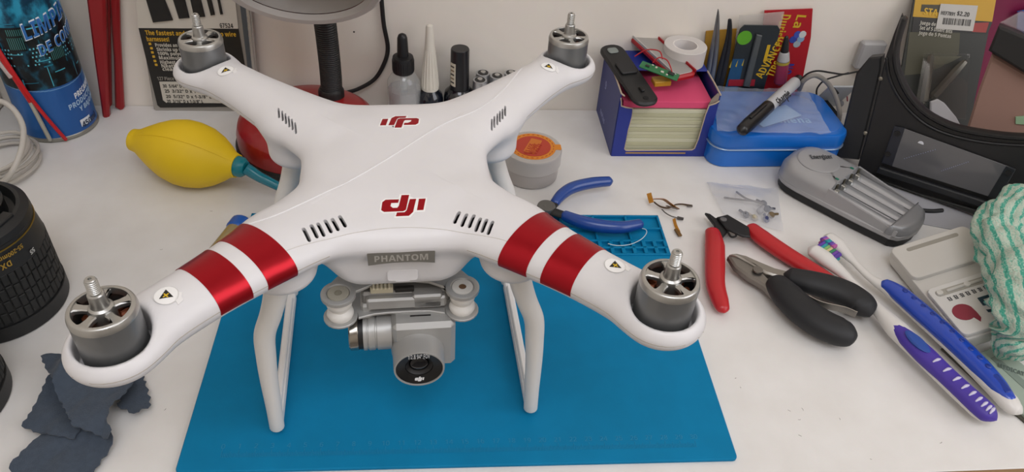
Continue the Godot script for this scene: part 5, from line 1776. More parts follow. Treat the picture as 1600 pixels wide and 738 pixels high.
func ribbons() -> void:
	var amber := mt("b87a14", 0.35, 0.0, 0.3)
	var brown := mt("4a3520", 0.45)
	var grey := mt("57504a", 0.5)
	var r = thing("flex_ribbon", "torn amber flex ribbon cable with brown end on the bench", "flex cable")
	obj("upright_tab", ribbon(cr([Vector3(0.2144, 0.0105, -0.1755), Vector3(0.2151, 0.0080, -0.1712), Vector3(0.2155, 0.0065, -0.1666)], 4), 0.0045, 0.0004, Vector3(0.75, 0.55, 0.3).normalized()), amber, r)
	obj("strip", ribbon(cr([Vector3(0.2156, 0.0060, -0.1719), Vector3(0.2217, 0.0060, -0.1728), Vector3(0.2280, 0.0060, -0.1719), Vector3(0.2325, 0.0050, -0.1675), Vector3(0.2364, 0.0040, -0.1632), Vector3(0.2397, 0.0030, -0.1617)], 5), 0.0042, 0.0004, Vector3(0.25, 0.75, 0.6).normalized()), mt("8f5a1a", 0.35, 0.0, 0.3), r)
	obj("stiffener", ribbon([Vector3(0.2297, 0.0040, -0.1651), Vector3(0.2397, 0.0030, -0.1617)], 0.0036, 0.0008, Vector3(0.2, 0.6, 0.7).normalized()), brown, r)
	obj("loop", ribbon(cr([Vector3(0.2192, 0.0040, -0.1707), Vector3(0.2236, 0.0040, -0.1642), Vector3(0.2308, 0.0040, -0.1623), Vector3(0.2384, 0.0040, -0.1669), Vector3(0.2462, 0.0030, -0.1686), Vector3(0.2533, 0.0020, -0.1675)], 5), 0.0016, 0.0004), brown, r)
	obj("tail_end", bar(Vector3(0.2493, 0.0020, -0.1685), Vector3(0.2545, 0.0020, -0.1675), 0.0028, 0.0010, 0.0004, 0.0002), grey, r)
	var s = thing("flex_scrap", "dark thin flex cable scrap lying below the amber ribbon", "flex cable")
	obj("strip", ribbon(cr([Vector3(0.2244, 0.0030, -0.1617), Vector3(0.2267, 0.0030, -0.1562), Vector3(0.2308, 0.0030, -0.1517), Vector3(0.2371, 0.0020, -0.1502)], 5), 0.0020, 0.0004, Vector3(0, 0.8, 0.6)), grey, s)
	obj("connector", bar(Vector3(0.2361, 0.0020, -0.1511), Vector3(0.2414, 0.0020, -0.1488), 0.0030, 0.0012, 0.0004, 0.0002), mt("3a3634", 0.5), s)
	var u = thing("flex_clip", "short amber flex piece with dark tip near the drone motor", "flex cable")
	obj("strip", ribbon(cr([Vector3(0.2318, 0.0040, -0.1469), Vector3(0.2316, 0.0030, -0.1384), Vector3(0.2328, 0.0020, -0.1309)], 4), 0.0028, 0.0004, Vector3(0.6, 0.6, 0.2).normalized()), amber, u)
	obj("connector", bar(Vector3(0.2311, 0.0020, -0.1352), Vector3(0.2327, 0.0020, -0.1257), 0.0034, 0.0014, 0.0004, 0.0002), mt("6a4a18", 0.5), u)
	solid("white_thread", "curved white thread lying on the mat compartments", "thread", tube(cr([Vector3(0.1668, 0.0045, -0.1135), Vector3(0.1745, 0.0045, -0.1110), Vector3(0.1858, 0.0045, -0.1125), Vector3(0.1965, 0.0045, -0.1190), Vector3(0.2025, 0.0045, -0.1265), Vector3(0.2031, 0.0045, -0.1316), Vector3(0.1989, 0.0045, -0.1334)], 6), 0.00035, 6), mt("c9d6da", 0.6))

func small_bag() -> void:
	var t = thing("parts_bag", "small clear zip bag of tiny screws and dark parts", "bag")
	var m := MB.new()
	var nz := FastNoiseLite.new()
	nz.seed = 25
	nz.frequency = 26.0
	var c: Array = [Vector3(0.2779, 0.0020, -0.2045), Vector3(0.3434, 0.0020, -0.1924), Vector3(0.3270, 0.0020, -0.1309), Vector3(0.2793, 0.0020, -0.1544)]
	for i in 15:
		for k in 15:
			var u := i / 14.0
			var w := k / 14.0
			var p: Vector3 = c[0].lerp(c[1], u).lerp(c[3].lerp(c[2], u), w)
			p.y = 0.0015 + sin(u * PI) * sin(w * PI) * 0.008 + absf(nz.get_noise_2d(p.x, p.z)) * 0.003
			m.vert(p)
	for i in 14:
		for k in 14:
			var a := i * 15 + k
			m.quad(a, a + 1, a + 16, a + 15)
	obj("film", m, clear("d5d8e0", 0.28, 0.2), t, Vector3.ZERO, Vector3.ZERO, 70.0)
	var rng := RandomNumberGenerator.new()
	rng.seed = 33
	var tones := ["2a2a30", "3a3c4a", "6a5a40", "8a8a8c", "2c3560", "b0a890", "45454a"]
	var at: Array = [Vector3(0.3204, 0.0040, -0.1685), Vector3(0.3221, 0.0040, -0.1609), Vector3(0.3225, 0.0040, -0.1517), Vector3(0.3142, 0.0040, -0.1591), Vector3(0.3160, 0.0030, -0.1475), Vector3(0.3059, 0.0030, -0.1494), Vector3(0.2991, 0.0030, -0.1540)]
	var kinds := ["black screw at the far end", "slate-grey screw near the far end", "brown spacer at the right", "light grey spacer in the middle", "navy blue screw at the right", "cream spacer near the front", "charcoal screw at the left"]
	for k in at.size():
		var sc := thing("small_part", kinds[k] + " of the clear parts bag", "small part", at[k] + Vector3(0, -0.0012, 0), rng.randf() * 3.0, "small parts in the zip bag")
		obj("head", turned(lathe(vv([0.0, 0.0, 0.0022, 0.0, 0.0032, 0.0006, 0.0032, 0.0024, 0.0020, 0.0036, 0.0, 0.0038]), 12), Vector3.ZERO, Vector3(rng.randf() * 0.6, 0, rng.randf() * 0.6)), mt(tones[k], 0.45), sc)
		obj("shank", rod(0.0012, Vector3(0, 0.0016, 0), Vector3(0.007, 0.001, 0.001), 8), mt(tones[k], 0.4, 0.4), sc)
	var pr = thing("thin_probe", "thin dark forked wire lead inside the clear parts bag", "wire")
	obj("lead", tube(cr([Vector3(0.3016, 0.0030, -0.1872), Vector3(0.3058, 0.0050, -0.1749), Vector3(0.3127, 0.0060, -0.1688), Vector3(0.3190, 0.0060, -0.1659)], 5), 0.0010, 7), mt("5a5450", 0.5), pr)
	obj("lead", tube(cr([Vector3(0.2874, 0.0030, -0.1785), Vector3(0.2991, 0.0050, -0.1730), Vector3(0.3100, 0.0060, -0.1697), Vector3(0.3178, 0.0060, -0.1659)], 5), 0.0010, 7), mt("5a5450", 0.5), pr)

func cutters_red() -> void:
	var t = thing("flush_cutters", "flush cutters with red handles and black jaws", "cutters")
	var red := mt("b5141d", 0.4, 0.0, 0.15)
	var blk := mt("1d1d1f", 0.5, 0.3)
	obj("handle", tube(cr([Vector3(0.2599, 0.0070, -0.1255), Vector3(0.2561, 0.0080, -0.1052), Vector3(0.2493, 0.0080, -0.0814), Vector3(0.2434, 0.0080, -0.0590), Vector3(0.2422, 0.0075, -0.0417), Vector3(0.2422, 0.0070, -0.0325)], 6), [0.0062, 0.0085, 0.0084, 0.0078, 0.0068, 0.0050], 16, 0.75), red, t)
	obj("handle", tube(cr([Vector3(0.2951, 0.0080, -0.1292), Vector3(0.3006, 0.0080, -0.1163), Vector3(0.3115, 0.0080, -0.0988), Vector3(0.3233, 0.0080, -0.0827), Vector3(0.3357, 0.0075, -0.0676), Vector3(0.3450, 0.0070, -0.0567)], 6), [0.0062, 0.0080, 0.0080, 0.0076, 0.0070, 0.0055], 16, 0.75), red, t)
	obj("jaw", plate_at([Vector2(0.2598, -0.1495), Vector2(0.2640, -0.1476), Vector2(0.2671, -0.1422), Vector2(0.2783, -0.1449), Vector2(0.2794, -0.1368), Vector2(0.2751, -0.1264), Vector2(0.2648, -0.1147), Vector2(0.2606, -0.1197), Vector2(0.2634, -0.1335)], 0.0058, 0.0092), blk, t)
	obj("arm", plate_at([Vector2(0.2674, -0.1401), Vector2(0.2777, -0.1436), Vector2(0.2918, -0.1260), Vector2(0.2888, -0.1132), Vector2(0.2824, -0.1141), Vector2(0.2711, -0.1236)], 0.0092, 0.0118), blk, t)
	obj("pivot_screw", turned(lathe(vv([0.0, 0.0, 0.0030, 0.0, 0.0030, 0.0012, 0.0024, 0.0016, 0.0, 0.0016]), 20), Vector3(0.2713, 0.0118, -0.1352)), mt("77787a", 0.35, 0.8), t)
	obj("return_spring", tube(cr([Vector3(0.2723, 0.0090, -0.1247), Vector3(0.2725, 0.0100, -0.1151), Vector3(0.2773, 0.0100, -0.1159), Vector3(0.2780, 0.0100, -0.1218)], 5), 0.0009, 8), blk, t)

func plate_at(poly: Array, y0: float, y1: float, bevel := 0.0008) -> MB:
	return plate(poly, y0, y1, bevel)

func nippers_black() -> void:
	var t = thing("tile_nippers", "steel nippers with thick black rubber handles", "nippers")
	var rub := mt("1a1b1e", 0.6)
	var st := mt("86817b", 0.35, 0.8)
	obj("handle", tube(cr([Vector3(0.2912, 0.0120, -0.0569), Vector3(0.2940, 0.0130, -0.0422), Vector3(0.3002, 0.0130, -0.0254), Vector3(0.3091, 0.0130, -0.0118), Vector3(0.3203, 0.0130, -0.0025), Vector3(0.3279, 0.0120, -0.0006)], 7), [0.0090, 0.0122, 0.0128, 0.0128, 0.0124, 0.0100], 20, 0.8), rub, t)
	obj("handle", tube(cr([Vector3(0.3045, 0.0130, -0.0623), Vector3(0.3164, 0.0140, -0.0551), Vector3(0.3312, 0.0140, -0.0483), Vector3(0.3433, 0.0140, -0.0395), Vector3(0.3497, 0.0140, -0.0302), Vector3(0.3511, 0.0130, -0.0243)], 7), [0.0080, 0.0104, 0.0114, 0.0118, 0.0114, 0.0098], 20, 0.8), rub, t)
	obj("jaw", plate_at([Vector2(0.2622, -0.0900), Vector2(0.2668, -0.0891), Vector2(0.2732, -0.0851), Vector2(0.2804, -0.0773), Vector2(0.2857, -0.0673), Vector2(0.2893, -0.0576), Vector2(0.2939, -0.0481), Vector2(0.2846, -0.0426), Vector2(0.2805, -0.0548), Vector2(0.2712, -0.0653), Vector2(0.2641, -0.0767)], 0.0045, 0.0115, 0.0016), st, t)
	obj("jaw", plate_at([Vector2(0.2626, -0.0893), Vector2(0.2690, -0.0908), Vector2(0.2767, -0.0876), Vector2(0.2853, -0.0804), Vector2(0.2956, -0.0726), Vector2(0.3105, -0.0663), Vector2(0.3072, -0.0574), Vector2(0.2951, -0.0620), Vector2(0.2860, -0.0667), Vector2(0.2786, -0.0766), Vector2(0.2706, -0.0853)], 0.0060, 0.0135, 0.0014), mt("97928b", 0.32, 0.85), t)
	obj("pivot", turned(lathe(vv([0.0, 0.0, 0.0042, 0.0, 0.0040, 0.0012, 0.0, 0.0015]), 20), Vector3(0.2804, 0.0128, -0.0697)), mt("7d7872", 0.3, 0.85), t)
	obj("leaf_spring", ribbon(cr([Vector3(0.3093, 0.0140, -0.0366), Vector3(0.3141, 0.0140, -0.0317), Vector3(0.3204, 0.0140, -0.0281), Vector3(0.3330, 0.0140, -0.0237), Vector3(0.3408, 0.0140, -0.0181)], 5), 0.006, 0.0008), mt("b0aca6", 0.25, 0.9), t)

func charger() -> void:
	var t = thing("battery_charger", "silver battery charger with four empty bays", "charger", Vector3(0.4000, 0, -0.1690), -0.9046)
	var sil := mt("a3a3a5", 0.38, 0.35)
	var blk := mt("17181a", 0.55)
	var ln := 0.132
	var wd := 0.062
	# outline: wide round head at -x, slightly narrower tail at +x
	var outl := []
	for k in 13:
		var a := PI / 2 + PI * k / 12.0
		outl.append(Vector2(-ln * 0.5 + 0.030 + signf(cos(a)) * pow(absf(cos(a)), 0.75) * 0.030, signf(sin(a)) * pow(absf(sin(a)), 0.75) * wd * 0.5))
	for p in [Vector2(0.02, -0.0295), Vector2(ln * 0.5 - 0.012, -0.0268)]:
		outl.append(p)
	for k in 7:
		var a := -PI / 2 + PI * k / 6.0
		outl.append(Vector2(ln * 0.5 - 0.012 + cos(a) * 0.012, sin(a) * 0.0265))
	for p in [Vector2(ln * 0.5 - 0.012, 0.0268), Vector2(0.02, 0.0295)]:
		outl.append(p)
	obj("foot", plate(inset(outl, 0.002), 0.0, 0.010, 0.002), blk, t)
	# lower tray
	obj("tray", plate(outl, 0.0085, 0.0150, 0.0015), sil, t)
	# head: rounded dome block
	var rings := []
	for q in [[0.0140, 0.0], [0.0220, 0.0006], [0.0270, 0.0032], [0.0296, 0.0075], [0.0305, 0.0125]]:
		var ring := []
		for p in inset(outl, q[1]):
			var x: float = minf(p.x, -0.0085)
			ring.append(Vector3(x, q[0], p.y))
		rings.append(ring)
	obj("head", loft(rings), sil, t, Vector3.ZERO, Vector3.ZERO, 50.0)
	obj("badge", lathe(vv([0.0, 0.0300, 0.0190, 0.0300, 0.0194, 0.0308, 0.0180, 0.0316, 0.0, 0.0322]), 40), sil, t, Vector3(-0.0375, 0, 0.0))
	lettering("Energizer", 0.0062, mt("3a3c3e", 0.5), t, Vector3(-0.0445, 0.0326, 0.0040), Vector3(-PI / 2, 0.95, 0), true, 0.021)
	for z in [-0.014, 0.013]:
		obj("indicator", plate(rr(0.0034, 0.0022, 0.0008, 3, Vector2(-0.0112, z)), 0.0300, 0.0310), mt("1f6e58", 0.3), t)
	# bay: sloping side rails, channels, springs and contacts
	for s in [-1.0, 1.0]:
		var rail := loft([[Vector3(-0.010, 0.0140, 0.0270 * s), Vector3(-0.010, 0.0140, 0.0298 * s), Vector3(-0.010, 0.0275, 0.0285 * s), Vector3(-0.010, 0.0275, 0.0262 * s)], [Vector3(0.057, 0.0140, 0.0235 * s), Vector3(0.057, 0.0140, 0.0266 * s), Vector3(0.057, 0.0190, 0.0255 * s), Vector3(0.057, 0.0190, 0.0238 * s)]])
		obj("rail", rail, sil, t)
	for k in 4:
		var z := -0.0195 + 0.0130 * k
		var ch := []
		for i in 9:
			var a := PI + PI * i / 8.0
			ch.append(Vector2(z + cos(a) * 0.0058, 0.0212 + sin(a) * 0.0058))
		var trough := MB.new()
		for i in 9:
			trough.vert(Vector3(-0.008, ch[i].y + 0.0012, ch[i].x))
			trough.vert(Vector3(0.050, ch[i].y - 0.0012, ch[i].x * 0.93))
		for i in 8:
			trough.quad(2 * i, 2 * i + 2, 2 * i + 3, 2 * i + 1)
		obj("channel", trough, mt("b4b5b8", 0.3, 0.45), t)
		obj("contact", box(Vector3(0.0040, 0.0060, 0.0050), 0.0006, Vector3(-0.0055, 0.0215, z)), mt("c5c4bd", 0.25, 0.8), t)
		obj("contact_slot", box(Vector3(0.0016, 0.0075, 0.0034), 0.0003, Vector3(-0.0078, 0.0235, z - 0.004)), mt("3d3a2c", 0.6), t)
		if k < 3:
			obj("divider", box(Vector3(0.050, 0.0060, 0.0014), 0.0005, Vector3(0.019, 0.0178, z + 0.0064), Vector3(0, 0, -0.04)), sil, t)
	var tail := []
	for q in [[0.0145, 0.0], [0.0195, 0.0008], [0.0222, 0.0034], [0.0230, 0.0062]]:
		var ring := []
		for p in inset(outl, q[1]):
			ring.append(Vector3(maxf(p.x, 0.0485 + q[1] * 0.4), q[0], p.y))
		tail.append(ring)
	obj("tail", loft(tail), mt("8c8d90", 0.36, 0.4), t, Vector3.ZERO, Vector3.ZERO, 50.0)

func toothbrushes() -> void:
	# purple one in front
	var w := mt("d9d6d2", 0.4)
	var p = thing("toothbrush", "purple and white toothbrush, nearest the bench edge", "toothbrush", Vector3.ZERO, 0.0, "toothbrushes on the right")
	var pa: Array = cr([Vector3(0.3359, 0.0130, -0.0936), Vector3(0.3434, 0.0120, -0.0835), Vector3(0.3556, 0.0100, -0.0586), Vector3(0.3630, 0.0100, -0.0297), Vector3(0.3684, 0.0110, -0.0044), Vector3(0.3765, 0.0110, 0.0217), Vector3(0.3865, 0.0110, 0.0507), Vector3(0.3941, 0.0100, 0.0684), Vector3(0.3986, 0.0090, 0.0753)], 7)
	obj("body", tube(pa, [0.0066, 0.0074, 0.0034, 0.0052, 0.0088, 0.0082, 0.0088, 0.0088, 0.0062], 16, 0.75), w, p)
	var grip := []
	for i in range(27, 57):
		grip.append(pa[i] + Vector3(-0.0012, 0.0026, 0.0012))
	obj("grip", tube(grip, [0.0048, 0.0078, 0.0086, 0.0078, 0.0080, 0.0084, 0.0082, 0.0054], 16, 0.7), mt("45309a", 0.5), p)
	obj("thumb_pad", moved(lathe(vv([0.0, -0.001, 0.0044, -0.001, 0.0050, 0.0004, 0.0040, 0.0014, 0.0, 0.0016]), 24), between(grip[2] + Vector3(-0.001, 0.0054, 0.001), grip[9] + Vector3(-0.001, 0.0056, 0.001)) * Transform3D(Basis.from_scale(Vector3(2.3, 1, 1)), Vector3.ZERO)), mt("20489a", 0.45), p)
	for k in 9:
		var q: Vector3 = grip[10 + 2 * k] + Vector3(-0.0010, 0.0053, 0.0010)
		var d: Vector3 = (grip[11 + 2 * k] - grip[9 + 2 * k]).normalized()
		var s := d.cross(Vector3.UP)
		obj("grip_ridge", tube(cr([q - s * 0.0050 - Vector3(0, 0.0012, 0), q - s * 0.001 + Vector3(0, 0.0003, 0), q + s * 0.0032 - Vector3(0, 0.0003, 0)], 4), [0.0007, 0.0012, 0.0005], 8), mt("c9c4dc", 0.5), p)
	bristles(p, pa[0], pa[9], ["5b3a9a", "2f8f9c", "7fae6a", "c9b98a", "3a7f5a", "6a3f9a"], 3)
	# blue one behind
	var b = thing("toothbrush", "translucent blue and white toothbrush, behind the purple one", "toothbrush", Vector3.ZERO, 0.0, "toothbrushes on the right")
	var pb: Array = cr([Vector3(0.3548, 0.0140, -0.1079), Vector3(0.3598, 0.0140, -0.0979), Vector3(0.3665, 0.0120, -0.0792), Vector3(0.3733, 0.0110, -0.0602), Vector3(0.3844, 0.0110, -0.0446), Vector3(0.3954, 0.0110, -0.0164), Vector3(0.4058, 0.0110, 0.0145), Vector3(0.4140, 0.0100, 0.0422), Vector3(0.4188, 0.0090, 0.0636), Vector3(0.4223, 0.0080, 0.0695)], 7)
	obj("body", tube(pb, [0.0066, 0.0070, 0.0032, 0.0036, 0.0070, 0.0078, 0.0082, 0.0082, 0.0074, 0.0048], 16, 0.75), w, b)
	var gb := []
	for i in range(25, 57):
		gb.append(pb[i] + Vector3(0.0, 0.0026, 0.0))
	obj("grip", tube(gb, [0.0050, 0.0080, 0.0086, 0.0086, 0.0086, 0.0082, 0.0072, 0.0044], 16, 0.75), mt("1542b0", 0.22, 0.0, 0.4), b)
	for k in 10:
		var q: Vector3 = gb[5 + 2 * k] + Vector3(0, 0.0060, 0)
		obj("grip_dot", ball(0.0022, q, Vector3(1, 0.45, 1), 12), mt("10308a", 0.3), b)
	obj("grip_window", tube([gb[25] + Vector3(0, 0.0042, 0), gb[29] + Vector3(0, 0.0030, 0)], 0.0032, 10, 0.6), mt("10308a", 0.3), b)
	bristles(b, pb[0], pb[8], ["7a4fae", "b05a9a", "2f8f9c", "1f9aa8", "5a3f9a"], 7)

func bristles(parent: Node3D, a: Vector3, e: Vector3, tones: Array, seed_: int) -> void:
	# rows of tufts leaning over to the side, towards the bench
	var rng := RandomNumberGenerator.new()
	rng.seed = seed_
	var d := (e - a).normalized()
	var s := d.cross(Vector3.UP).normalized() * -1.0
	for i in 7:
		for k in 3:
			var o := a.lerp(e, (i + 0.3) / 7.5) + Vector3(0, 0.002 - 0.0032 * k, 0)
			var tip := o + (s * (0.0125 if seed_ == 3 else -0.0115) + d * 0.0010 + Vector3(0, 0.0010 - 0.001 * k, 0)) * (1.0 if seed_ == 3 else 0.9)
			obj("tuft", tube([o, tip], [0.0014, 0.0021], 7, 1.0, Vector3.UP, false), mt(tones[(i + k) % tones.size()], 0.7), parent)

func white_case() -> void:
	var t = thing("white_case", "white plastic case with a red drop emblem", "case", Vector3(0.4418, 0.0116, -0.0444))
	t.rotation = Vector3(0, 0.108, 0.31)
	var w := mt("cbc8c2", 0.45)
	obj("body", rounded_block(0.0672, 0.1024, 0.0125, 0.006, 0.0022), w, t)
	obj("lid", turned(rounded_block(0.0668, 0.038, 0.0060, 0.006, 0.0020), Vector3(0, 0.0100, -0.0318)), w, t)
	obj("lid_slot", turned(plate(rr(0.0440, 0.0040, 0.0019, 4), 0.0, 0.0004, 0.0001), Vector3(0.000, 0.0158, -0.0430)), mt("9a968c", 0.6), t)
	obj("cover", turned(rounded_block(0.0640, 0.0500, 0.0055, 0.005, 0.0018), Vector3(0, 0.0110, 0.0245)), mt("d6d4d0", 0.4), t)
	obj("groove", turned(plate(rr(0.0470, 0.0062, 0.0028, 4), 0.0, 0.0005, 0.0002), Vector3(-0.0045, 0.0163, 0.0075)), mt("a8a49a", 0.6), t)
	obj("slider", turned(box(Vector3(0.036, 0.0018, 0.0024), 0.0006), Vector3(-0.0015, 0.0172, 0.0075)), mt("c8c5be", 0.5), t)
	for x in [-0.0250, -0.0030]:
		obj("slider_button", turned(lathe(vv([0.0, 0.0, 0.0026, 0.0, 0.0024, 0.0016, 0.0, 0.0020]), 16), Vector3(x, 0.0166, 0.0075)), mt("d0cdc6", 0.5), t)
	var ink := mt("3a3c40", 0.6)
	for k in 8:
		# printed characters: a few strokes each
		var x := -0.0215 + 0.0048 * k
		var ch := MB.new()
		for q in [[0.0, -0.0012, 0.0030, 0.0005], [0.0, 0.0004, 0.0030, 0.0005], [0.0, 0.0018, 0.0026, 0.0005], [-0.0009 + 0.0003 * (k % 3), 0.0, 0.0005, 0.0038], [0.0009, 0.0003, 0.0005, 0.0030]]:
			ch.add(box(Vector3(q[2], 0.0002, q[3]), 0.0, Vector3(x + q[0], 0.0167, 0.0150 + q[1])))
		obj("print_character", ch, ink, t)
	# drop emblem
	var drop := []
	for k in 19:
		var a := 0.35 * PI + 1.55 * PI * k / 18.0
		drop.append(Vector2(cos(a) * 0.0078, sin(a) * 0.0078))
	drop.append(Vector2(0.0080, 0.0034))
	drop.append(Vector2(0.0078, 0.0092))
	drop.append(Vector2(0.0055, 0.0122))
	obj("drop_emblem", turned(plate(drop, 0.0, 0.0004), Vector3(-0.0200, 0.0165, 0.0300)), mt("8a2438", 0.45), t)
	lettering("5", 0.0150, mt("1f3a48", 0.5), t, Vector3(-0.0060, 0.0168, 0.0300), Vector3(-PI / 2, 0, 0), true, 0.011)
	# booklet under it
	var bk = thing("booklet", "pale grey-green printed booklet under the case and cloth", "booklet")
	obj("pages", plate([Vector2(0.4163, 0.0177), Vector2(0.4478, 0.0060), Vector2(0.4677, 0.0550), Vector2(0.4335, 0.1064), Vector2(0.4287, 0.0703)], 0.0004, 0.0036, 0.0003), mt("9aa89a", 0.7), bk)
	obj("cover_strip", plate([Vector2(0.4336, 0.0189), Vector2(0.4391, 0.0166), Vector2(0.4568, 0.0708), Vector2(0.4519, 0.0781)], 0.0036, 0.0040), mt("7d8a80", 0.7), bk)
	lettering("MEDICATION GUIDE", 0.0042, mt("5a6660", 0.7), bk, Vector3(0.4346, 0.0042, 0.0255), Vector3(-PI / 2, -0.55, 0), true, 0.040)
	solid("dark_pouch", "dark olive pouch edge under the white case and booklet", "pouch", plate([Vector2(0.4020, 0.0062), Vector2(0.4275, 0.0069), Vector2(0.4370, 0.0467), Vector2(0.4329, 0.0951), Vector2(0.4274, 0.0741), Vector2(0.4152, 0.0460)], 0.0, 0.0016, 0.0002), mt("4e4c42", 0.8))

func visor() -> void:
	var t = thing("magnifier_headset", "black head-worn magnifier with rectangular lens plate", "magnifier", Vector3(0.4395, 0.0, -0.2220))
	t.basis = Basis(Vector3(0.7714, 0.0000, 0.6364), Vector3(0.1264, 0.9801, -0.1532), Vector3(-0.6237, 0.1987, 0.7560))
	var blk := mt("1b1b1d", 0.42)
	var drk := mt("121213", 0.5)
	var face := []
	for p in [Vector2(-0.0231, 0.1520), Vector2(-0.0227, 0.1346), Vector2(-0.0211, 0.1109), Vector2(-0.0149, 0.0753), Vector2(-0.0083, 0.0349), Vector2(-0.0051, 0.0064), Vector2(-0.0001, 0.0001), Vector2(0.0109, -0.0038), Vector2(0.0603, -0.0055), Vector2(0.1097, -0.0003), Vector2(0.1551, 0.0072), Vector2(0.1483, 0.0437), Vector2(0.1267, 0.0895), Vector2(0.1051, 0.0810), Vector2(0.0790, 0.0747), Vector2(0.0556, 0.0719), Vector2(0.0316, 0.0756), Vector2(0.0127, 0.0852), Vector2(-0.0022, 0.0988), Vector2(-0.0120, 0.1126), Vector2(-0.0171, 0.1292), Vector2(-0.0186, 0.1464)]:
		p.y = maxf(p.y, 0.0022)
		face.append(p)
	obj("visor_front", up_plate(face, -0.002, 0.0025, 0.0010), blk, t)
	# deep curved rim around the opening
	var rim := []
	for p in cr([Vector2(-0.0194, 0.1485), Vector2(-0.0171, 0.1292), Vector2(-0.0120, 0.1126), Vector2(-0.0022, 0.0988), Vector2(0.0127, 0.0852), Vector2(0.0316, 0.0756), Vector2(0.0556, 0.0719), Vector2(0.0790, 0.0747), Vector2(0.1051, 0.0810), Vector2(0.1309, 0.0911)], 5):
		rim.append(Vector3(p.x, p.y, 0.003))
	obj("opening_rim", tube(rim, 0.0030, 10, 2.6, Vector3(0, 0, 1)), drk, t)
	var rim2 := []
	for p in cr([Vector2(-0.0200, 0.1112), Vector2(-0.0118, 0.0967), Vector2(0.0007, 0.0835), Vector2(0.0183, 0.0719), Vector2(0.0392, 0.0645), Vector2(0.0646, 0.0640), Vector2(0.0947, 0.0695), Vector2(0.1347, 0.0830)], 5):
		rim2.append(Vector3(p.x, p.y, 0.0025))
	obj("moulded_step", tube(rim2, 0.0016, 8, 1.0, Vector3(0, 0, 1)), blk, t)
	# side slab with the hinge
	var side := []
	for p in [Vector2(-0.0272, 0.0058), Vector2(-0.0337, 0.0488), Vector2(-0.0399, 0.0897), Vector2(-0.0346, 0.1065), Vector2(-0.0247, 0.1110), Vector2(-0.0208, 0.0987), Vector2(-0.0106, 0.0374), Vector2(-0.0065, 0.0115)]:
		p.y = maxf(p.y, 0.003)
		side.append(p)
	obj("side_slab", up_plate(side, -0.018, 0.001, 0.0015), mt("1e1f21", 0.5), t)
	for p in [Vector2(-0.0108, 0.0394), Vector2(-0.0176, 0.0922)]:
		obj("rivet", turned(ball(0.0020, Vector3.ZERO, Vector3(1, 1, 0.5), 12), Vector3(p.x, p.y, 0.0032)), mt("8a8578", 0.35, 0.7), t)
	# lens plate
	obj("lens_frame", up_plate([Vector2(0.0105, 0.0555), Vector2(0.0198, 0.0570), Vector2(0.0237, 0.0191), Vector2(0.0137, 0.0184)], 0.004, 0.007, 0.0005), mt("23262f", 0.3), t)
	obj("lens_frame", up_plate([Vector2(0.1082, 0.0548), Vector2(0.1163, 0.0543), Vector2(0.1159, 0.0228), Vector2(0.1071, 0.0229)], 0.004, 0.007, 0.0005), mt("23262a", 0.3), t)
	obj("lens_plate", up_plate([Vector2(0.0188, 0.0566), Vector2(0.1099, 0.0548), Vector2(0.1091, 0.0232), Vector2(0.0227, 0.0187)], 0.005, 0.0066, 0.0004), mt("5d5d60", 0.06, 0.0, 0.8), t)
	for p in [Vector2(0.0156, 0.0502), Vector2(0.0155, 0.0287), Vector2(0.1127, 0.0496)]:
		obj("screw", turned(lathe(vv([0.0, 0.0, 0.0028, 0.0, 0.0026, 0.0010, 0.0010, 0.0010, 0.0, 0.0006]), 14), Vector3(p.x, p.y, 0.007), Vector3(PI / 2, 0, 0)), drk, t)
	for q in [[Vector2(0.0305, 0.0301), Vector2(0.0509, 0.0476)], [Vector2(0.0637, 0.0310), Vector2(0.0798, 0.0469)]]:
		for k in 14:
			var p: Vector2 = q[0].lerp(q[1], k / 13.0)
			obj("lens_dot", ball(0.0003, Vector3(p.x, p.y, 0.0068), Vector3.ONE, 6), mt("a8b4e0", 0.3), t)
	obj("lens_sticker", up_plate(circle(0.0026, 14, Vector2(0.0375, 0.0482)).slice(0, 8), 0.0066, 0.0070), mt("d8dae0", 0.4), t)
	obj("lower_rail", up_plate([Vector2(0.0138, 0.0150), Vector2(0.0228, 0.0153), Vector2(0.1093, 0.0192), Vector2(0.1108, 0.0123), Vector2(0.0134, 0.0086)], 0.003, 0.0105, 0.0012), mt("222427", 0.4), t)
	obj("lower_lip", up_plate([Vector2(0.0084, 0.0022), Vector2(0.0565, 0.0034), Vector2(0.1113, 0.0086), Vector2(0.1139, 0.0030), Vector2(0.0595, -0.0037), Vector2(0.0084, -0.0041)].map(func(p): return Vector2(p.x, maxf(p.y, 0.0018))), 0.002, 0.0080, 0.0010), mt("2a2a28", 0.35), t)
	# brow pad and head strap behind the opening
	obj("brow_pad", up_plate([Vector2(0.0680, 0.0563), Vector2(0.0608, 0.1023), Vector2(0.0575, 0.1332), Vector2(0.0896, 0.1255), Vector2(0.1310, 0.1216), Vector2(0.1472, 0.0878)], -0.050, -0.040, 0.002), mt("96766a", 0.8), t)
	obj("head_strap", up_plate([Vector2(0.0538, 0.1365), Vector2(0.0522, 0.1587), Vector2(0.0756, 0.1559), Vector2(0.1170, 0.1505), Vector2(0.1321, 0.1192), Vector2(0.0892, 0.1265)], -0.052, -0.030, 0.002), mt("131314", 0.45), t)
	obj("strap_tab", up_plate([Vector2(0.0522, 0.1587), Vector2(0.0632, 0.1719), Vector2(0.1079, 0.1694), Vector2(0.1170, 0.1505), Vector2(0.0756, 0.1559)], -0.060, -0.050, 0.001), clear("b0a4a8", 0.4), t)
	obj("green_tag", up_plate([Vector2(0.0986, 0.0871), Vector2(0.1223, 0.0986), Vector2(0.1274, 0.0880), Vector2(0.1015, 0.0809)], -0.040, -0.0385, 0.0002), mt("8fae8c", 0.7), t)

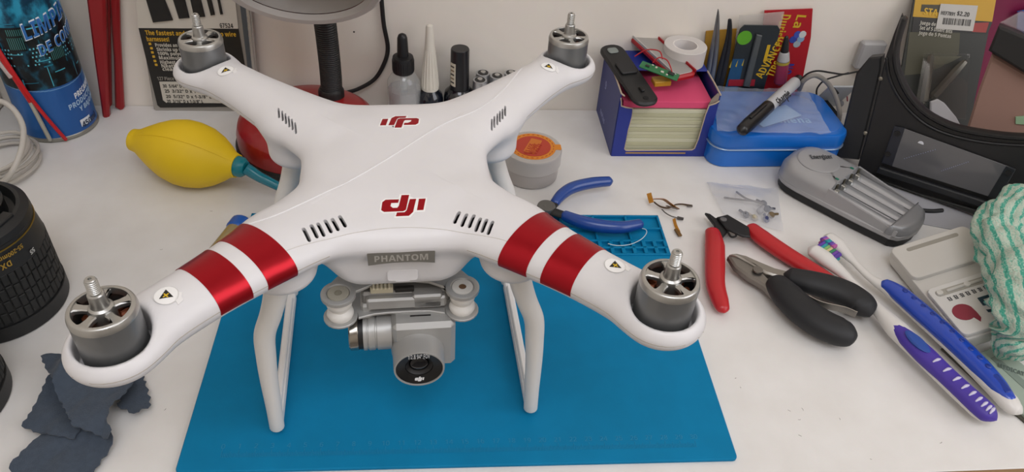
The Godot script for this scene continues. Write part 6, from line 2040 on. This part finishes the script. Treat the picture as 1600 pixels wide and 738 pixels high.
func up_plate(poly: Array, z0: float, z1: float, bevel := 0.0) -> MB:
	var m := plate(poly, z0, z1, bevel)
	for i in m.v.size():
		m.v[i] = Vector3(m.v[i].x, m.v[i].z, m.v[i].y)
	return m

func screwdriver_pack() -> void:
	var t = thing("screwdriver_pack", "yellow and black screwdriver bit pack with price sticker", "pack", Vector3(0.5, 0.0, -0.25))
	t.basis = Basis(Vector3(0.9889, 0.0000, 0.1483), Vector3(0.0711, 0.8776, -0.4741), Vector3(-0.1302, 0.4794, 0.8679))
	obj("backing_card", up_plate([Vector2(-0.0205, 0.002), Vector2(0.0575, 0.002), Vector2(0.0575, 0.185), Vector2(-0.0205, 0.185)], -0.002, 0.0, 0.0002), mt("20221c", 0.5), t)
	obj("olive_area", up_plate([Vector2(-0.0191, 0.1220), Vector2(0.0299, 0.1262), Vector2(0.0328, 0.1048), Vector2(0.0178, 0.0910), Vector2(0.0003, 0.0833), Vector2(-0.0163, 0.0800)], 0.0, 0.0002), mt("4c4a3a", 0.6), t)
	obj("olive_area", up_plate([Vector2(0.0046, 0.1005), Vector2(0.0363, 0.1032), Vector2(0.0234, 0.0947), Vector2(-0.0012, 0.0907)], 0.0002, 0.0004), mt("5d5b48", 0.6), t)
	obj("yellow_header", up_plate([Vector2(-0.0186, 0.1367), Vector2(0.0587, 0.1383), Vector2(0.0575, 0.185), Vector2(-0.0205, 0.185)], 0.0, 0.0003), mt("b98f16", 0.5), t)
	obj("black_strip", up_plate([Vector2(-0.0179, 0.1362), Vector2(0.0589, 0.1377), Vector2(0.0566, 0.1272), Vector2(-0.0172, 0.1222)], 0.0003, 0.0005), mt("1d1b18", 0.5), t)
	obj("red_strip", up_plate([Vector2(0.0411, 0.1356), Vector2(0.0557, 0.1374), Vector2(0.0546, 0.1275), Vector2(0.0409, 0.1271)], 0.0005, 0.0007), mt("8f2a22", 0.5), t)
	obj("logo_plate", up_plate([Vector2(-0.0122, 0.1488), Vector2(0.0125, 0.1503), Vector2(0.0127, 0.1430), Vector2(-0.0121, 0.1421)], 0.0003, 0.0006), mt("3a3522", 0.5), t)
	var zt := 0.0007
	lettering("STANLEY", 0.0062, mt("c9a01c", 0.5), t, v2z(Vector2(-0.0094, 0.1426), zt), Vector3(0, 0, -0.04), true, 0.034)
	for k in 3:
		lettering(["Juego de 5 Puntas", "Set of 5 Insert Bits", "Jogo de 5 Pontas"][k], 0.0026, mt("b8b4a8", 0.5), t, v2z(Vector2(-0.0105, 0.1316) - Vector2(-0.0003 * k, 0.0048 * k), zt), Vector3(0, 0, -0.03), true, 0.032)
	obj("price_sticker", up_plate([Vector2(0.0055, 0.1509), Vector2(0.0416, 0.1520), Vector2(0.0415, 0.1277), Vector2(0.0051, 0.1271)], 0.0010, 0.0013), mt("b5b2ac", 0.6), t)
	var ink := mt("33312e", 0.6)
	lettering("HEF7891", 0.0030, ink, t, v2z(Vector2(0.0071, 0.1425), 0.0015), Vector3(0, 0, -0.03), true, 0.0135)
	lettering("$2.20", 0.0040, ink, t, v2z(Vector2(0.0227, 0.1432), 0.0015), Vector3(0, 0, -0.03), true, 0.0120)
	var rng := RandomNumberGenerator.new()
	rng.seed = 9
	var bars := MB.new()
	var x0: Vector2 = Vector2(0.0111, 0.1337)
	var x1: Vector2 = Vector2(0.0377, 0.1341)
	var f := 0.0
	while f < 1.0:
		var p := x0.lerp(x1, f)
		var w := rng.randf_range(0.0003, 0.0009)
		bars.add(box(Vector3(w, 0.0062, 0.0002), 0.0, Vector3(p.x, p.y + 0.0012, 0.0014)))
		f += w / 0.026 + rng.randf_range(0.012, 0.035)
	obj("barcode", bars, ink, t).set_meta("kind", "stuff")
	# clear blister with two steel bits
	obj("blister", up_plate([Vector2(-0.0058, 0.1021), Vector2(0.0384, 0.1053), Vector2(0.0465, 0.0423), Vector2(-0.0052, 0.0442)].map(func(p): return p), 0.010, 0.0106, 0.0002), clear("6a6b66", 0.08), t)
	var st := mt("77736a", 0.3, 0.8)
	for q in [[Vector2(0.0040, 0.1005), Vector2(0.0053, 0.0567)], [Vector2(0.0374, 0.0977), Vector2(0.0138, 0.0624)]]:
		var b := obj("steel_bit", tube([Vector3(q[0].x, q[0].y, 0.005), Vector3(lerpf(q[0].x, q[1].x, 0.25), lerpf(q[0].y, q[1].y, 0.25), 0.005), Vector3(q[1].x, q[1].y, 0.005)], [0.0030, 0.0042, 0.0042], 6, 1.0, Vector3(0, 0, 1)), st, t)
		b.set_meta("label", "steel screwdriver bit")
	# crumpled paper in front, magenta folder behind
	var rg := RandomNumberGenerator.new()
	rg.seed = 51
	var pp := []
	for p in [Vector2(0.0059, 0.0566), Vector2(0.0124, 0.0597), Vector2(0.0194, 0.0565), Vector2(0.0335, 0.0438), Vector2(0.0420, 0.0329), Vector2(0.0099, 0.0327)]:
		pp.append(p)
	var pap := solid("paper_scrap", "scrap of white paper in front of the screwdriver pack", "paper", up_plate(pp, 0.0, 0.004, 0.001), mt("b4b2b4", 0.7))
	pap.transform = Transform3D(Basis(Vector3(0.9889, 0.0000, 0.1483), Vector3(0.0711, 0.8776, -0.4741), Vector3(-0.1302, 0.4794, 0.8679)), Vector3(0.5, 0.0, -0.25) + Basis(Vector3(0.9889, 0.0000, 0.1483), Vector3(0.0711, 0.8776, -0.4741), Vector3(-0.1302, 0.4794, 0.8679)) * Vector3(0, 0, 0.014))
	solid("magenta_folder", "magenta folder standing against the wall behind the screwdriver pack", "folder", panel([Vector2(0.560, 0.0), Vector2(0.80, 0.0), Vector2(0.80, 0.22), Vector2(0.560, 0.22)], -0.3345, 0.003, 0.0005), mt("74123f", 0.5))
	solid("blue_card", "blue card beside the magenta folder at the right edge", "card", panel([Vector2(0.6044, 0.1246), Vector2(0.6592, 0.1380), Vector2(0.6948, 0.0755), Vector2(0.6124, 0.1062)], -0.326, 0.002), mt("2a5a9a", 0.5))

func wiring() -> void:
	var m := thing("wire_bundle", "grey cable looping behind the tin beside the magnifier", "cable")
	obj("grey_cable", tube(cr([Vector3(0.3982, 0.0400, -0.3132), Vector3(0.3922, 0.0580, -0.2994), Vector3(0.4001, 0.0660, -0.2955), Vector3(0.4152, 0.0580, -0.2948), Vector3(0.4253, 0.0460, -0.2880), Vector3(0.4285, 0.0340, -0.2760), Vector3(0.4309, 0.0200, -0.2767)], 7), 0.0024, 10), mt("8a8680", 0.5), m)
	obj("black_wire", tube(cr([Vector3(0.3926, 0.0500, -0.3046), Vector3(0.3935, 0.0620, -0.3026), Vector3(0.4030, 0.0680, -0.3011), Vector3(0.4199, 0.0660, -0.3013), Vector3(0.4356, 0.0620, -0.3064), Vector3(0.4555, 0.0600, -0.3160)], 7), 0.0010, 8), mt("1b1b1c", 0.5), m)
	obj("black_wire", tube(cr([Vector3(0.4220, 0.0300, -0.3179), Vector3(0.4188, 0.0400, -0.3163), Vector3(0.4203, 0.0520, -0.3109), Vector3(0.4315, 0.0580, -0.3096), Vector3(0.4445, 0.0600, -0.3130)], 7), 0.0009, 8), mt("242425", 0.5), m)
	obj("red_wire", tube(cr([Vector3(0.4391, 0.0300, -0.3183), Vector3(0.4456, 0.0360, -0.3187), Vector3(0.4527, 0.0340, -0.3170), Vector3(0.4561, 0.0260, -0.3150)], 6), 0.0007, 7), mt("9a3a44", 0.5), m)
	var pb := thing("white_module", "small white electronics module behind the magnifier", "circuit board")
	obj("board", bar(Vector3(0.4387, 0.0120, -0.3290), Vector3(0.4384, 0.0500, -0.3031), 0.030, 0.0020, 0.002, 0.0004, Vector3(0, 0.5, 1)), mt("b4b8bc", 0.5), pb)
	obj("plug", bar(Vector3(0.4319, 0.0200, -0.3220), Vector3(0.4393, 0.0140, -0.2987), 0.011, 0.0090, 0.002, 0.001), mt("161617", 0.5), pb)
	obj("chip", bar(Vector3(0.4246, 0.0500, -0.2963), Vector3(0.4298, 0.0460, -0.2957), 0.005, 0.0040, 0.0006, 0.0003), mt("1f2022", 0.5), pb)
	obj("component", turned(ball(0.0035, Vector3.ZERO, Vector3.ONE, 12), Vector3(0.4418, 0.0300, -0.3028)), mt("6f7074", 0.4), pb)
	solid("white_socket", "pale wall socket corner behind the magnifier", "socket", box(Vector3(0.026, 0.030, 0.010), 0.002, Vector3(0.4700, 0.072, -0.3300)), mt("a9a8a8", 0.5))
	solid("black_cord", "black cord curving on the bench below the magnifier", "cord", tube(cr([Vector3(0.4326, 0.0240, -0.2680), Vector3(0.4250, 0.0180, -0.2689), Vector3(0.4193, 0.0120, -0.2651), Vector3(0.4175, 0.0060, -0.2556), Vector3(0.4192, 0.0022, -0.2386), Vector3(0.4258, 0.0022, -0.2075), Vector3(0.4392, 0.0022, -0.1801), Vector3(0.4570, 0.0022, -0.1645), Vector3(0.4761, 0.0022, -0.1587), Vector3(0.4904, 0.0022, -0.1595)], 7), 0.0021, 10), mt("18181a", 0.5))
	# small grey tray under the visor, at the bench
	solid("grey_sheet", "pale grey plastic sheet lying under the charger and magnifier", "sheet", plate([Vector2(0.4138, -0.2487), Vector2(0.4399, -0.2235), Vector2(0.5266, -0.1462), Vector2(0.5039, -0.1282), Vector2(0.4621, -0.1421), Vector2(0.4200, -0.2003)], 0.0002, 0.0012, 0.0002), mt("a9a9ae", 0.5))

func striped_cloth() -> void:
	var im := Image.create(256, 64, false, Image.FORMAT_RGB8)
	var rng := RandomNumberGenerator.new()
	rng.seed = 8
	for x in 256:
		for y in 64:
			var s := fposmod(x / 256.0 * 16.0 + 0.03 * sin(y * 0.7), 1.0)
			var c := Color("3f9c86") if s < 0.34 else Color("b9c4b4")
			if s < 0.34 and rng.randf() < 0.22:
				c = Color("9fc0ae")
			if s >= 0.34 and rng.randf() < 0.15:
				c = Color("86b5a2")
			im.set_pixel(x, y, c.lerp(Color("8fae9f"), rng.randf() * 0.2))
	var tx := ImageTexture.create_from_image(im)
	var cm := StandardMaterial3D.new()
	cm.albedo_texture = tx
	cm.roughness = 0.95
	cm.uv1_scale = Vector3(1, 6, 1)
	cm.normal_enabled = true
	cm.normal_texture = noise_tex(0.25, Color.BLACK, Color.WHITE, 61, 256, 2, true, 4.0)
	cm.normal_scale = 0.5
	var t = thing("striped_cloth", "bunched green and white striped cloth at the right edge", "cloth")
	var nz := FastNoiseLite.new()
	nz.seed = 19
	nz.frequency = 22.0
	var roll := func(pts: Array, rad: Array, flat: float, called: String) -> void:
		var sd := 56
		var m := tube(cr(pts, 10), rad, sd, flat)
		var n := m.v.size() / (sd + 1)
		for i in n:
			var c := Vector3.ZERO
			for k in sd:
				c += m.v[i * (sd + 1) + k]
			c /= sd
			for k in sd + 1:
				var j := i * (sd + 1) + k
				var u := float(k % sd) / sd
				var w := nz.get_noise_2d(i * 0.0035, cos(TAU * u) * 0.02)
				var pleat := 0.11 * sin(TAU * 5.0 * u + 9.0 * w + i * 0.05) + 0.09 * sin(TAU * 2.0 * u + 7.0 * nz.get_noise_2d(i * 0.0025, 4.0))
				var q := m.v[j]
				q = c + (q - c) * (1.0 + pleat + 0.16 * nz.get_noise_3d(q.x * 1.6, q.y * 1.6, q.z * 1.6))
				q.y = maxf(q.y, 0.0015)
				m.v[j] = q
		obj(called, m, cm, t, Vector3.ZERO, Vector3.ZERO, 80.0)
	roll.call([Vector3(0.5728, 0.0520, -0.1087), Vector3(0.5389, 0.0550, -0.1041), Vector3(0.5121, 0.0570, -0.0999), Vector3(0.4871, 0.0560, -0.0878), Vector3(0.4689, 0.0520, -0.0669), Vector3(0.4553, 0.0520, -0.0268), Vector3(0.4442, 0.0480, 0.0061), Vector3(0.4427, 0.0300, 0.0188), Vector3(0.4371, 0.0140, 0.0217)], [0.015, 0.018, 0.018, 0.0185, 0.0195, 0.023, 0.0235, 0.0190, 0.010], 0.82, "front_fold")
	roll.call([Vector3(0.5360, 0.0500, -0.0461), Vector3(0.5140, 0.0520, -0.0556), Vector3(0.4994, 0.0520, -0.0651), Vector3(0.4900, 0.0500, -0.0675)], [0.021, 0.020, 0.017, 0.010], 0.8, "middle_fold")
	roll.call([Vector3(0.5159, 0.0300, 0.0065), Vector3(0.5112, 0.0320, -0.0186), Vector3(0.5101, 0.0320, -0.0329)], [0.026, 0.028, 0.022], 0.8, "right_fold")

func _ready() -> void:
	stage()
	room()
	drone()
	things_back()
	things_left()
	things_right()
